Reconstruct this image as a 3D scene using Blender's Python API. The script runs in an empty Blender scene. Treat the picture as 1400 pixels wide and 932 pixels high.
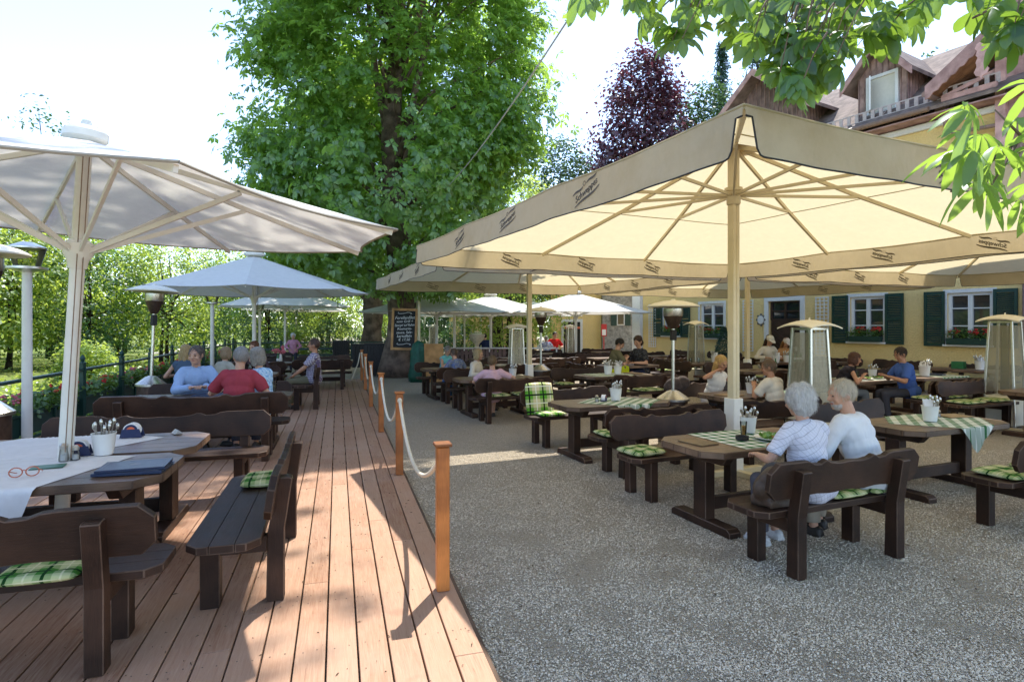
SUN_E, SKY_E, EXPO = 2.2, 0.15, 1.97
import bpy, bmesh, math, random
import numpy as np
from mathutils import Vector, Matrix, noise as mnoise
random.seed(7)
RNG = np.random.default_rng(11)
R = math.radians
PI = math.pi
scene = bpy.context.scene
COL = scene.collection
F, U0, V0, H = 811.0, 700.0, 445.0, 1.85        # focal length and horizon of the 1400 px wide photograph, eye height
AG = R(22.5)                                    # heading of the gravel tables
AD = R(16.4)                                    # heading of the deck
GA = Vector((-math.sin(AG), math.cos(AG), 0)); GB = Vector((math.cos(AG), math.sin(AG), 0))
DA = Vector((-math.sin(AD), math.cos(AD), 0)); DB = Vector((math.cos(AD), math.sin(AD), 0))
DZ = 0.06                                       # top of the deck
def X(u, d): return (u - U0) / F * d
def Z(v, d): return H - (v - V0) / F * d
def G(u, v, z=0.0):
    d = F * (H - z) / (v - V0); return Vector((X(u, d), d, z))

# ------------------------------------------------------------------ mesh builder
EDGE = {}                                       # worn, lighter wood along furniture edges, with edge highlights put into the colour
class MB:
    def __init__(s): s.v = []; s.f = []; s.m = []
    def add(s, vs, fs, mi=0, M=None):
        o = len(s.v)
        s.v += [tuple(M @ Vector(p)) if M else tuple(p) for p in vs]
        s.f += [[i + o for i in q] for q in fs]; s.m += [mi] * len(fs)
        return s
    def box(s, c, d, mi=0, M=None):
        x, y, z = c; a, b, e = d[0] / 2, d[1] / 2, d[2] / 2
        vs = [(x - a, y - b, z - e), (x + a, y - b, z - e), (x + a, y + b, z - e), (x - a, y + b, z - e),
              (x - a, y - b, z + e), (x + a, y - b, z + e), (x + a, y + b, z + e), (x - a, y + b, z + e)]
        return s.add(vs, [(0, 3, 2, 1), (4, 5, 6, 7), (0, 1, 5, 4), (1, 2, 6, 5), (2, 3, 7, 6), (3, 0, 4, 7)], mi, M)
    def bar(s, p, q, w, h, mi=0, up=(0, 0, 1)):
        p = Vector(p); q = Vector(q); t = (q - p); L = t.length; t.normalize()
        up = Vector(up)
        if abs(t.dot(up)) > .98: up = Vector((0, 1, 0))
        x = t.cross(up).normalized(); y = x.cross(t)
        vs = []
        for c in (p, q):
            for a, b in ((-1, -1), (1, -1), (1, 1), (-1, 1)): vs.append(c + x * a * w / 2 + y * b * h / 2)
        return s.add(vs, [(0, 1, 2, 3), (7, 6, 5, 4), (0, 4, 5, 1), (1, 5, 6, 2), (2, 6, 7, 3), (3, 7, 4, 0)], mi)
    def prism(s, poly, y0, y1, mi=0, M=None, axis='y'):
        n = len(poly)
        f = (lambda a, b, t: (a, t, b)) if axis == 'y' else ((lambda a, b, t: (a, b, t)) if axis == 'z' else (lambda a, b, t: (t, a, b)))
        vs = [f(a, b, y0) for a, b in poly] + [f(a, b, y1) for a, b in poly]
        fs = [list(range(n)), list(range(2 * n - 1, n - 1, -1))]
        fs += [(i, i + n, (i + 1) % n + n, (i + 1) % n) for i in range(n)]
        return s.add(vs, fs, mi, M)
    def tube(s, pts, r, n=8, mi=0, caps=True, M=None):
        pts = [Vector(p) for p in pts]
        rs = r if isinstance(r, (list, tuple)) else [r] * len(pts)
        vs = []; fs = []; px = None
        for i, p in enumerate(pts):
            t = (pts[min(i + 1, len(pts) - 1)] - pts[max(i - 1, 0)]).normalized()
            if px is None:
                u = Vector((0, 0, 1)) if abs(t.z) < .9 else Vector((1, 0, 0))
                px = t.cross(u).normalized()
            else: px = (px - t * px.dot(t)).normalized()
            py = t.cross(px)
            for k in range(n):
                a = 2 * PI * k / n; vs.append(p + (px * math.cos(a) + py * math.sin(a)) * rs[i])
        for i in range(len(pts) - 1):
            for k in range(n): fs.append((i * n + k, i * n + (k + 1) % n, (i + 1) * n + (k + 1) % n, (i + 1) * n + k))
        if caps: fs.append(list(range(n - 1, -1, -1))); fs.append([(len(pts) - 1) * n + k for k in range(n)])
        return s.add(vs, fs, mi, M)
    def lathe(s, prof, n=20, mi=0, M=None):
        vs = []; fs = []
        for r, z in prof:
            for k in range(n): vs.append((r * math.cos(2 * PI * k / n), r * math.sin(2 * PI * k / n), z))
        for i in range(len(prof) - 1):
            for k in range(n): fs.append((i * n + k, i * n + (k + 1) % n, (i + 1) * n + (k + 1) % n, (i + 1) * n + k))
        if prof[0][0] > 1e-4: fs.append(list(range(n - 1, -1, -1)))
        if prof[-1][0] > 1e-4: fs.append([(len(prof) - 1) * n + k for k in range(n)])
        return s.add(vs, fs, mi, M)
    def ell(s, c, r, seg=12, rings=8, mi=0, M=None):
        vs = [(c[0], c[1], c[2] - r[2])]; fs = []
        for i in range(1, rings):
            a = -PI / 2 + PI * i / rings
            for k in range(seg):
                b = 2 * PI * k / seg
                vs.append((c[0] + r[0] * math.cos(a) * math.cos(b), c[1] + r[1] * math.cos(a) * math.sin(b), c[2] + r[2] * math.sin(a)))
        vs.append((c[0], c[1], c[2] + r[2])); T = len(vs) - 1
        for k in range(seg):
            fs.append((0, 1 + (k + 1) % seg, 1 + k)); fs.append((T, T - seg + k, T - seg + (k + 1) % seg))
        for i in range(rings - 2):
            for k in range(seg): fs.append((1 + i * seg + k, 1 + i * seg + (k + 1) % seg, 1 + (i + 1) * seg + (k + 1) % seg, 1 + (i + 1) * seg + k))
        return s.add(vs, fs, mi, M)
    def mesh(s, name, mats, smooth=False, bevel=0.0, seg=1, fix=True):
        me = bpy.data.meshes.new(name); me.from_pydata(s.v, [], s.f)
        for m in (mats if isinstance(mats, (list, tuple)) else [mats]): me.materials.append(m)
        me.polygons.foreach_set('material_index', s.m)
        if fix or bevel:
            if bevel and me.materials[0].name in EDGE: me.materials.append(EDGE[me.materials[0].name])
            bm = bmesh.new(); bm.from_mesh(me)
            bmesh.ops.recalc_face_normals(bm, faces=bm.faces)
            if bevel:
                ed = [e for e in bm.edges if len(e.link_faces) == 2 and e.calc_face_angle(0) > .5]
                bmesh.ops.bevel(bm, geom=ed, offset=bevel, segments=seg, affect='EDGES', clamp_overlap=True, material=1 if me.materials[0].name in EDGE else -1)
            bm.to_mesh(me); bm.free()
        if smooth:
            me.polygons.foreach_set('use_smooth', [True] * len(me.polygons))
            if smooth == 'auto': me.set_sharp_from_angle(angle=R(35))
        me.update(); return me
    def build(s, name, mats, parent=None, **kw):
        return link(name, s.mesh(name, mats, **kw), parent)
def link(name, data, parent=None):
    o = bpy.data.objects.new(name, data); COL.objects.link(o)
    if parent: o.parent = parent
    return o
def tag(o, label=None, cat=None, group=None, kind=None):
    if label: o['label'] = label
    if cat: o['category'] = cat
    if group: o['group'] = group
    if kind: o['kind'] = kind
    return o
def thing(name, label, cat, loc=(0, 0, 0), rz=0, group=None):
    o = link(name, None); o.location = loc; o.rotation_euler = (0, 0, rz); o.empty_display_size = .2
    return tag(o, label, cat, group)
def kids(o): return [c for c in COL.objects if c.parent == o]
TREE = {}
def dup(root, loc, rz, label, group=None, scale=None):
    """a copy of a thing with copies of its parts and sub-parts"""
    if root.name not in TREE:
        TREE[root.name] = [(c, [g for g in COL.objects if g.parent == c]) for c in COL.objects if c.parent == root]
    r = root.copy(); COL.objects.link(r); r.location = loc; r.rotation_euler = (0, 0, rz); r['label'] = label
    if scale: r.scale = scale if isinstance(scale, (tuple, list)) else (scale,) * 3
    if group: r['group'] = group
    for c, gs in TREE[root.name]:
        k = c.copy(); COL.objects.link(k); k.parent = r
        for g in gs:
            q = g.copy(); COL.objects.link(q); q.parent = k
    return r
class Kind:
    """first placement moves the prototype itself, later ones copy it"""
    def __init__(s, make): s.make = make; s.proto = None
    def __call__(s, loc, rz, label, group=None, scale=None):
        if s.proto is None:
            s.proto = s.make(); r = s.proto; r.location = loc; r.rotation_euler = (0, 0, rz); r['label'] = label
            TREE[r.name] = [(c, kids(c)) for c in kids(r)]
            if group: r['group'] = group
            if scale: r.scale = scale if isinstance(scale, (tuple, list)) else (scale,) * 3
            return r
        r = dup(s.proto, loc, rz, label, group)
        r.scale = (1, 1, 1) if not scale else (scale if isinstance(scale, (tuple, list)) else (scale,) * 3)
        return r

# ------------------------------------------------------------------ materials
def newmat(name):
    m = bpy.data.materials.new(name); m.use_nodes = True; nt = m.node_tree; nt.nodes.clear()
    return m, nt, nt.nodes, nt.links
def nd(ns, t, **kw):
    n = ns.new(t)
    for k, v in kw.items():
        if hasattr(n, k): setattr(n, k, v)
        else: n.inputs[k.replace('_', ' ')].default_value = v
    return n
def mixc(ns, ls, fac, a, b, blend='MIX'):
    n = ns.new('ShaderNodeMix'); n.data_type = 'RGBA'; n.blend_type = blend
    for i, x in ((0, fac), (6, a), (7, b)):
        if hasattr(x, 'type') and hasattr(x, 'links'): ls.new(x, n.inputs[i])
        elif i == 0: n.inputs[0].default_value = x
        else: n.inputs[i].default_value = (*x, 1)
    return n.outputs[2]
def coords(ns, ls, scale=(1, 1, 1), rnd=True, kind='Object'):
    tc = ns.new('ShaderNodeTexCoord'); o = tc.outputs[kind]
    if rnd:
        oi = ns.new('ShaderNodeObjectInfo'); ml = ns.new('ShaderNodeMath'); ml.operation = 'MULTIPLY'; ml.inputs[1].default_value = 37.0
        ls.new(oi.outputs['Random'], ml.inputs[0])
        va = ns.new('ShaderNodeVectorMath'); va.operation = 'ADD'; ls.new(o, va.inputs[0]); ls.new(ml.outputs[0], va.inputs[1]); o = va.outputs[0]
    mp = ns.new('ShaderNodeMapping'); mp.inputs['Scale'].default_value = scale; ls.new(o, mp.inputs[0])
    return mp.outputs[0]
def noise(ns, ls, vec, scale=5, detail=4, rough=.6, dist=0):
    n = nd(ns, 'ShaderNodeTexNoise'); n.inputs['Scale'].default_value = scale; n.inputs['Detail'].default_value = detail
    n.inputs['Roughness'].default_value = rough; n.inputs['Distortion'].default_value = dist
    ls.new(vec, n.inputs['Vector']); return n.outputs['Fac']
def ramp(ns, ls, fac, stops):
    n = ns.new('ShaderNodeValToRGB'); e = n.color_ramp.elements
    while len(e) < len(stops): e.new(.5)
    for i, (p, c) in enumerate(stops): e[i].position = p; e[i].color = (*c, 1) if len(c) == 3 else c
    ls.new(fac, n.inputs[0]); return n.outputs[0]
def finish(m, ns, ls, color, rough=.6, bump=None, bs=.2, bd=.01, spec=.4, metal=0, extra=None):
    b = ns.new('ShaderNodeBsdfPrincipled'); o = ns.new('ShaderNodeOutputMaterial')
    if hasattr(color, 'links'): ls.new(color, b.inputs['Base Color'])
    else: b.inputs['Base Color'].default_value = (*color, 1)
    if hasattr(rough, 'links'): ls.new(rough, b.inputs['Roughness'])
    else: b.inputs['Roughness'].default_value = rough
    b.inputs['Specular IOR Level'].default_value = spec; b.inputs['Metallic'].default_value = metal
    if bump is not None:
        bp = ns.new('ShaderNodeBump'); bp.inputs['Strength'].default_value = bs; bp.inputs['Distance'].default_value = bd
        ls.new(bump, bp.inputs['Height']); ls.new(bp.outputs[0], b.inputs['Normal'])
    if extra:
        for k, v in extra.items(): b.inputs[k].default_value = v
    ls.new(b.outputs[0], o.inputs[0]); return m
def plain(name, c, rough=.6, var=.25, scale=12, bump=.1, metal=0, spec=.4, extra=None, stretch=(1, 1, 1)):
    m, nt, ns, ls = newmat(name); v = coords(ns, ls, stretch)
    n = noise(ns, ls, v, scale, 5, .65)
    a = tuple(x * (1 - var) for x in c); b = tuple(min(1, x * (1 + var)) for x in c)
    col = ramp(ns, ls, n, [(.3, a), (.7, b)])
    rr = ns.new('ShaderNodeMapRange'); rr.inputs[3].default_value = max(.03, rough - .1); rr.inputs[4].default_value = min(1, rough + .1); ls.new(n, rr.inputs[0])
    return finish(m, ns, ls, col, rr.outputs[0], n, bump, .01, spec, metal, extra)
def woodmat(name, dark, light, stretch, rough=.45, scale=9, bump=.35, knots=True, wear=None, spec=.4):
    m, nt, ns, ls = newmat(name); v = coords(ns, ls, stretch)
    g = noise(ns, ls, v, scale, 6, .7, .6)
    v2 = coords(ns, ls, (1, 1, 1)); big = noise(ns, ls, v2, 3.5, 3, .5)
    col = ramp(ns, ls, g, [(.28, dark), (.72, light)])
    col = mixc(ns, ls, .55, col, ramp(ns, ls, big, [(.35, tuple(x * .6 for x in dark)), (.7, tuple(min(1, x * 1.25) for x in light))]), 'MIX')
    oi = ns.new('ShaderNodeObjectInfo'); vr = mth(ns, ls, 'MULTIPLY_ADD', oi.outputs['Random'], .55, .72)
    vm = ns.new('ShaderNodeVectorMath'); vm.operation = 'SCALE'; ls.new(col, vm.inputs[0]); ls.new(vr, vm.inputs['Scale']); col = vm.outputs[0]
    if wear:
        w = noise(ns, ls, coords(ns, ls, tuple(s * .6 for s in stretch)), 14, 8, .75)
        col = mixc(ns, ls, ramp(ns, ls, w, [(.62, (0, 0, 0)), (.72, (.8, .8, .8))]), col, wear)
    rr = ns.new('ShaderNodeMapRange'); rr.inputs[3].default_value = rough - .12; rr.inputs[4].default_value = rough + .18; ls.new(g, rr.inputs[0])
    return finish(m, ns, ls, col, rr.outputs[0], g, bump, .006, spec)
def leafmat(name, dark, light, trans, tw=.45, gloss=.06):
    m, nt, ns, ls = newmat(name)
    ge = ns.new('ShaderNodeNewGeometry'); o = ns.new('ShaderNodeOutputMaterial')
    c = ramp(ns, ls, ge.outputs['Random Per Island'], [(0, dark), (.75, light), (1, tuple(min(1, x * 1.25) for x in light))])
    tcol = mixc(ns, ls, .85, c, trans)
    d = ns.new('ShaderNodeBsdfDiffuse'); t = ns.new('ShaderNodeBsdfTranslucent'); g = ns.new('ShaderNodeBsdfGlossy'); g.inputs['Roughness'].default_value = .42
    g.inputs[0].default_value = (.9, .95, 1, 1)
    ls.new(c, d.inputs[0]); ls.new(tcol, t.inputs[0])
    mx = ns.new('ShaderNodeMixShader'); mx.inputs[0].default_value = tw; ls.new(d.outputs[0], mx.inputs[1]); ls.new(t.outputs[0], mx.inputs[2])
    m2 = ns.new('ShaderNodeMixShader'); m2.inputs[0].default_value = gloss; ls.new(mx.outputs[0], m2.inputs[1]); ls.new(g.outputs[0], m2.inputs[2])
    ls.new(m2.outputs[0], o.inputs[0]); return m
def fabric(name, c, tc=None, tw=.0, stain=None, scale=9, weave=260, fold=.3):
    m, nt, ns, ls = newmat(name); o = ns.new('ShaderNodeOutputMaterial')
    v = coords(ns, ls); n = noise(ns, ls, v, scale, 6, .65)
    col = ramp(ns, ls, n, [(.3, tuple(x * .88 for x in c)), (.7, c)])
    if stain:
        s = noise(ns, ls, coords(ns, ls, (1, 1, 1)), 2.3, 7, .72)
        col = mixc(ns, ls, ramp(ns, ls, s, [(.48, (0, 0, 0)), (.75, (.85, .85, .85))]), col, stain)
    w = noise(ns, ls, v, weave, 1, .5)
    f = noise(ns, ls, coords(ns, ls, (1, 1, .35)), 7, 3, .5, 1.2)
    ad = ns.new('ShaderNodeMath'); ad.operation = 'MULTIPLY_ADD'; ad.inputs[1].default_value = .04; ls.new(w, ad.inputs[0]); ls.new(f, ad.inputs[2])
    bp = ns.new('ShaderNodeBump'); bp.inputs['Strength'].default_value = fold; bp.inputs['Distance'].default_value = .03; ls.new(ad.outputs[0], bp.inputs['Height'])
    d = ns.new('ShaderNodeBsdfDiffuse'); ls.new(col, d.inputs[0]); ls.new(bp.outputs[0], d.inputs['Normal'])
    out = d.outputs[0]
    if tw:
        t = ns.new('ShaderNodeBsdfTranslucent')
        ls.new(mixc(ns, ls, .9, col, tc or c), t.inputs[0])
        mx = ns.new('ShaderNodeMixShader'); mx.inputs[0].default_value = tw; ls.new(out, mx.inputs[1]); ls.new(t.outputs[0], mx.inputs[2]); out = mx.outputs[0]
    ls.new(out, o.inputs[0]); return m
def sep(ns, ls, vec):
    s = ns.new('ShaderNodeSeparateXYZ'); ls.new(vec, s.inputs[0]); return s.outputs
def mth(ns, ls, op, a, b=None, c=None):
    n = ns.new('ShaderNodeMath'); n.operation = op
    for i, x in enumerate((a, b, c)):
        if x is None: continue
        if hasattr(x, 'links'): ls.new(x, n.inputs[i])
        else: n.inputs[i].default_value = x
    return n.outputs[0]
def stripe(ns, ls, x, period, lo, hi, off=0.0):
    f = mth(ns, ls, 'FRACT', mth(ns, ls, 'ADD', mth(ns, ls, 'DIVIDE', x, period), off))
    return mth(ns, ls, 'MULTIPLY', mth(ns, ls, 'GREATER_THAN', f, lo), mth(ns, ls, 'LESS_THAN', f, hi))
def plaid(name, base, green, dark, line, period=.2, second=None):
    m, nt, ns, ls = newmat(name); s = sep(ns, ls, coords(ns, ls, (1, 1, 1), False))
    col = None; c = base
    bx = stripe(ns, ls, s[0], period, 0, .5); by = stripe(ns, ls, s[1], period, 0, .5)
    half = tuple((a + b) / 2 for a, b in zip(base, green))
    col = mixc(ns, ls, bx, base, half); c2 = mixc(ns, ls, bx, half, green); col = mixc(ns, ls, by, col, c2)
    for ax in (0, 1):
        col = mixc(ns, ls, stripe(ns, ls, s[ax], period, .2, .3), col, dark)
        col = mixc(ns, ls, stripe(ns, ls, s[ax], period, .72, .78), col, line)
    n = noise(ns, ls, coords(ns, ls), 180, 2)
    return finish(m, ns, ls, col, .9, n, .3, .002, .1)
def checks(name, a, b, period=.11, rot=0):
    m, nt, ns, ls = newmat(name)
    mp = coords(ns, ls, (1, 1, 1), False); r = ns.new('ShaderNodeVectorRotate'); r.rotation_type = 'Z_AXIS'; r.inputs['Angle'].default_value = rot; ls.new(mp, r.inputs[0])
    s = sep(ns, ls, r.outputs[0])
    half = tuple((x + y) / 2 for x, y in zip(a, b))
    bx = stripe(ns, ls, s[0], period, 0, .5); by = stripe(ns, ls, s[1], period, 0, .5)
    col = mixc(ns, ls, by, mixc(ns, ls, bx, a, half), mixc(ns, ls, bx, half, b))
    n = noise(ns, ls, coords(ns, ls), 200, 2)
    return finish(m, ns, ls, col, .9, n, .2, .002, .1)

DK = (.015, .0070, .0042); LT = (.055, .026, .0145)
WX = woodmat('dark stained wood along', DK, LT, (1.2, 16, 16), .5, wear=(.14, .08, .05), spec=.28)
WZ = woodmat('dark stained wood upright', DK, LT, (16, 16, 1.2), .5, spec=.25)
WT = woodmat('table top wood', (.065, .034, .018), (.19, .115, .068), (1.2, 18, 18), .36, wear=(.26, .18, .12), spec=.5)
EW = woodmat('worn edge with painted highlight', (.05, .028, .017), (.15, .095, .065), (9, 9, 9), .5, spec=.25)
EDGE = {m.name: EW for m in (WX, WZ, WT)}
PLAID = plaid('green plaid cushion cloth', (.46, .48, .24), (.06, .20, .03), (.012, .05, .012), (.60, .58, .34), .16)
PLAID2 = plaid('light plaid cushion cloth', (.58, .52, .32), (.10, .30, .03), (.012, .02, .012), (.7, .7, .6), .2)
CHECK = checks('green white checked cloth', (.74, .74, .68), (.05, .16, .06), .12)
CREAM = fabric('cream parasol cloth', (.74, .65, .46), (.88, .75, .47), .36, stain=(.62, .53, .36), fold=.2)
CREAMV = fabric('weathered cream valance cloth', (.56, .48, .35), (.70, .55, .30), .36, stain=(.40, .33, .22), scale=5, fold=.5)
WHITE = fabric('white parasol cloth', (.86, .84, .79), (.80, .77, .70), .22, fold=.15)
POLEC = plain('cream painted pole', (.62, .52, .33), .4, .06, 6, .03)
POLEW = plain('white painted pole', (.74, .71, .64), .4, .06, 6, .03)
PRINT = plain('faded brown print', (.10, .08, .06), .8, .3, 60)
BLACKT = plain('black piping', (.02, .017, .015), .7, .1)
STEEL = plain('brushed steel', (.55, .53, .48), .3, .1, 30, .03, metal=1.0)
DSTEEL = plain('dark burner metal', (.09, .06, .045), .45, .3, 20, .1, metal=.7)
CREAMPAINT = plain('cream heater enamel', (.72, .66, .52), .45, .08, 6, .04)
GREENM = plain('dark green iron', (.012, .045, .035), .4, .2, 10, .08)
WHITEP = plain('white ceramic', (.74, .73, .70), .35, .04, 8, .02)
BLUEL = plain('dark blue leather', (.022, .035, .075), .38, .2, 40, .12)
LEATHER = plain('brown leather', (.07, .045, .03), .5, .3, 30, .2)
PAPER = plain('white paper', (.76, .75, .74), .9, .03, 20, .05)
REDM = plain('red paint', (.5, .03, .03), .5, .1)
def glassmat(name, c=(1, 1, 1), rough=.02, alpha=None):
    m, nt, ns, ls = newmat(name); o = ns.new('ShaderNodeOutputMaterial')
    t = ns.new('ShaderNodeBsdfTransparent'); t.inputs[0].default_value = (*c, 1)
    g = ns.new('ShaderNodeBsdfGlossy'); g.inputs['Roughness'].default_value = rough
    fr = ns.new('ShaderNodeFresnel'); fr.inputs[0].default_value = 1.5
    mx = ns.new('ShaderNodeMixShader'); ls.new(fr.outputs[0], mx.inputs[0]); ls.new(t.outputs[0], mx.inputs[1]); ls.new(g.outputs[0], mx.inputs[2]); ls.new(mx.outputs[0], o.inputs[0])
    return m
GLASS = glassmat('clear glass', (.86, .88, .86)); GLASSG = glassmat('green glass', (.08, .35, .12)); AMBER = glassmat('amber drink', (.75, .38, .08))
PANE = finish(*(lambda q: (q[0], q[2], q[3]))(newmat('window pane')), (.02, .025, .03), .04, None, 0, 0, .9)

# ------------------------------------------------------------------ benches and tables
def back_outline(L, z0, z1, clip=.07):
    h = L / 2; pts = []
    pts += [(-h + clip, z0), (-h, z0 + clip), (-h, z1 - clip), (-h + clip * 1.1, z1)]
    def top(x):
        a = abs(x)
        k = [(0, -.034), (.12, -.040), (.20, -.030), (.255, -.006), (.275, -.012), (.31, -.034), (.37, -.030), (.43, -.006), (.48, 0)]
        a *= 1.6 / L
        for (x0, y0), (x1, y1) in zip(k, k[1:]):
            if x0 <= a <= x1:
                t = (a - x0) / (x1 - x0); t = t * t * (3 - 2 * t); return y0 + (y1 - y0) * t
        return 0
    n = 44
    for i in range(n + 1):
        x = -.49 * L / 1.6 + i * .98 * L / 1.6 / n; pts.append((x, z1 + top(x)))
    pts += [(h - clip * 1.1, z1), (h, z1 - clip), (h, z0 + clip), (h - clip, z0)]
    for i in range(17):
        x = (h - .3) - i * (L - .6) / 16; pts.append((x, z0 + .012 * math.sin(i / 16 * PI * 3) ** 2))
    return pts
def make_bench(L=1.6):
    def f():
        root = thing('garden_bench', 'x', 'bench'); px = L / 2 - .27
        mb = MB(); c = .075
        for k in range(3):
            y0 = -.30 + k * .142; y1 = y0 + .137
            e0 = c if k == 0 else 0; e1 = c if k == 2 else 0
            mb.prism([(-L / 2 + e0, y0), (L / 2 - e0, y0), (L / 2, y0 + e0), (L / 2, y1 - e1), (L / 2 - e1, y1), (-L / 2 + e1, y1), (-L / 2, y1 - e1), (-L / 2, y0 + e0)], .43, .48, axis='z')
        mb.build('seat', WX, root, bevel=.006)
        M = Matrix.Translation((0, .155, .58)) @ Matrix.Rotation(R(-9), 4, 'X') @ Matrix.Translation((0, 0, -.58))
        MB().prism(back_outline(L, .585, .86), -.024, .024, M=M).build('backrest', WX, root, bevel=.005)
        for s in (-1, 1):
            MB().box((s * px, -.20, .215), (.09, .115, .43)).build('leg', WZ, root, bevel=.005)
            mb = MB(); y = .185
            mb.prism([(y - .055, 0), (y + .055, 0), (y + .055, .45), (y + .105, .79), (y + .085, .80), (y + .015, .80), (y - .045, .45)], s * px - .045, s * px + .045, axis='x')
            mb.build('post', WZ, root, bevel=.005)
            MB().box((s * px, -.01, .375), (.07, .29, .10)).build('rail', WX, root, bevel=.004)
        return root
    return Kind(f)
BENCH = make_bench(1.6); BENCHL = make_bench(2.15)
def make_table(L=1.7, W=.84):
    def f():
        root = thing('garden_table', 'x', 'table'); c = .14; n = 5
        mb = MB(); h = L / 2
        for k in range(n):
            y0 = -W / 2 + k * W / n; y1 = y0 + W / n - .005
            e0 = c if k == 0 else 0; e1 = c if k == n - 1 else 0
            mb.prism([(-h + e0, y0), (h - e0, y0), (h, y0 + e0), (h, y1 - e1), (h - e1, y1), (-h + e1, y1), (-h, y1 - e1), (-h, y0 + e0)], .70, .76, axis='z')
        mb.build('tabletop', WT, root, bevel=.006)
        for s in (-1, 1):
            x = s * (h - .28)
            MB().box((x, 0, .345), (.11, .17, .53)).build('leg', WZ, root, bevel=.006)
            MB().prism([(-.40, 0), (.40, 0), (.40, .05), (.36, .08), (-.36, .08), (-.40, .05)], x - .065, x + .065, axis='x').build('foot', WX, root, bevel=.006)
            MB().prism([(-.36, .70), (.36, .70), (.28, .61), (-.28, .61)], x - .045, x + .045, axis='x').build('cross_beam', WX, root, bevel=.005)
        MB().box((0, 0, .2), (L - .56 - .115, .055, .12)).build('stretcher', WX, root, bevel=.005)
        return root
    return Kind(f)
TABLE = make_table(); TABLEL = make_table(2.3, .82)
def make_cushion(mat):
    def f():
        n = 16; S = .40; mb = MB(); vs = []; fs = []
        for side in (1, -1):
            for j in range(n + 1):
                for i in range(n + 1):
                    x = (i / n - .5); y = (j / n - .5)
                    e = max(0, 1 - (2 * abs(x)) ** 5) * max(0, 1 - (2 * abs(y)) ** 5)
                    z = .028 * e ** .5
                    for tx in (-.22, .22):
                        for ty in (-.22, .22): z -= .016 * math.exp(-((x - tx) ** 2 + (y - ty) ** 2) / .006) * (side > 0)
                    z -= .010 * math.exp(-(x * x + y * y) / .004) * (side > 0)
                    k = 1 - .06 * (abs(x * y) * 4) ** 2
                    vs.append((x * S * k, y * S * k, .03 + side * z))
        m = n + 1
        for sd in (0, 1):
            o = sd * m * m
            for j in range(n):
                for i in range(n): fs.append((o + j * m + i, o + j * m + i + 1, o + (j + 1) * m + i + 1, o + (j + 1) * m + i))
        me = mb.add(vs, fs).mesh('seat_cushion', mat, smooth=True)
        bm = bmesh.new(); bm.from_mesh(me); bmesh.ops.remove_doubles(bm, verts=bm.verts, dist=.0008); bmesh.ops.recalc_face_normals(bm, faces=bm.faces); bm.to_mesh(me); bm.free()
        return tag(link('seat_cushion', me), 'x', 'cushion')
    return Kind(f)
CUSH = make_cushion(PLAID); CUSH2 = make_cushion(PLAID2)

# ------------------------------------------------------------------ lettering
def text_mesh(txt, size, mirror=False, shear=0.0, extrude=.0015, spacing=1.0):
    cu = bpy.data.curves.new('lettering', 'FONT'); cu.body = txt; cu.size = size; cu.align_x = 'CENTER'; cu.align_y = 'CENTER'
    cu.shear = shear; cu.extrude = extrude; cu.space_character = spacing; cu.resolution_u = 3
    o = bpy.data.objects.new('lettering', cu); COL.objects.link(o)
    dg = bpy.context.evaluated_depsgraph_get(); dg.update()
    me = bpy.data.meshes.new_from_object(o.evaluated_get(dg)); bpy.data.objects.remove(o)
    if mirror:
        for v in me.vertices: v.co.x *= -1
    me.materials.clear(); return me
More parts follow.
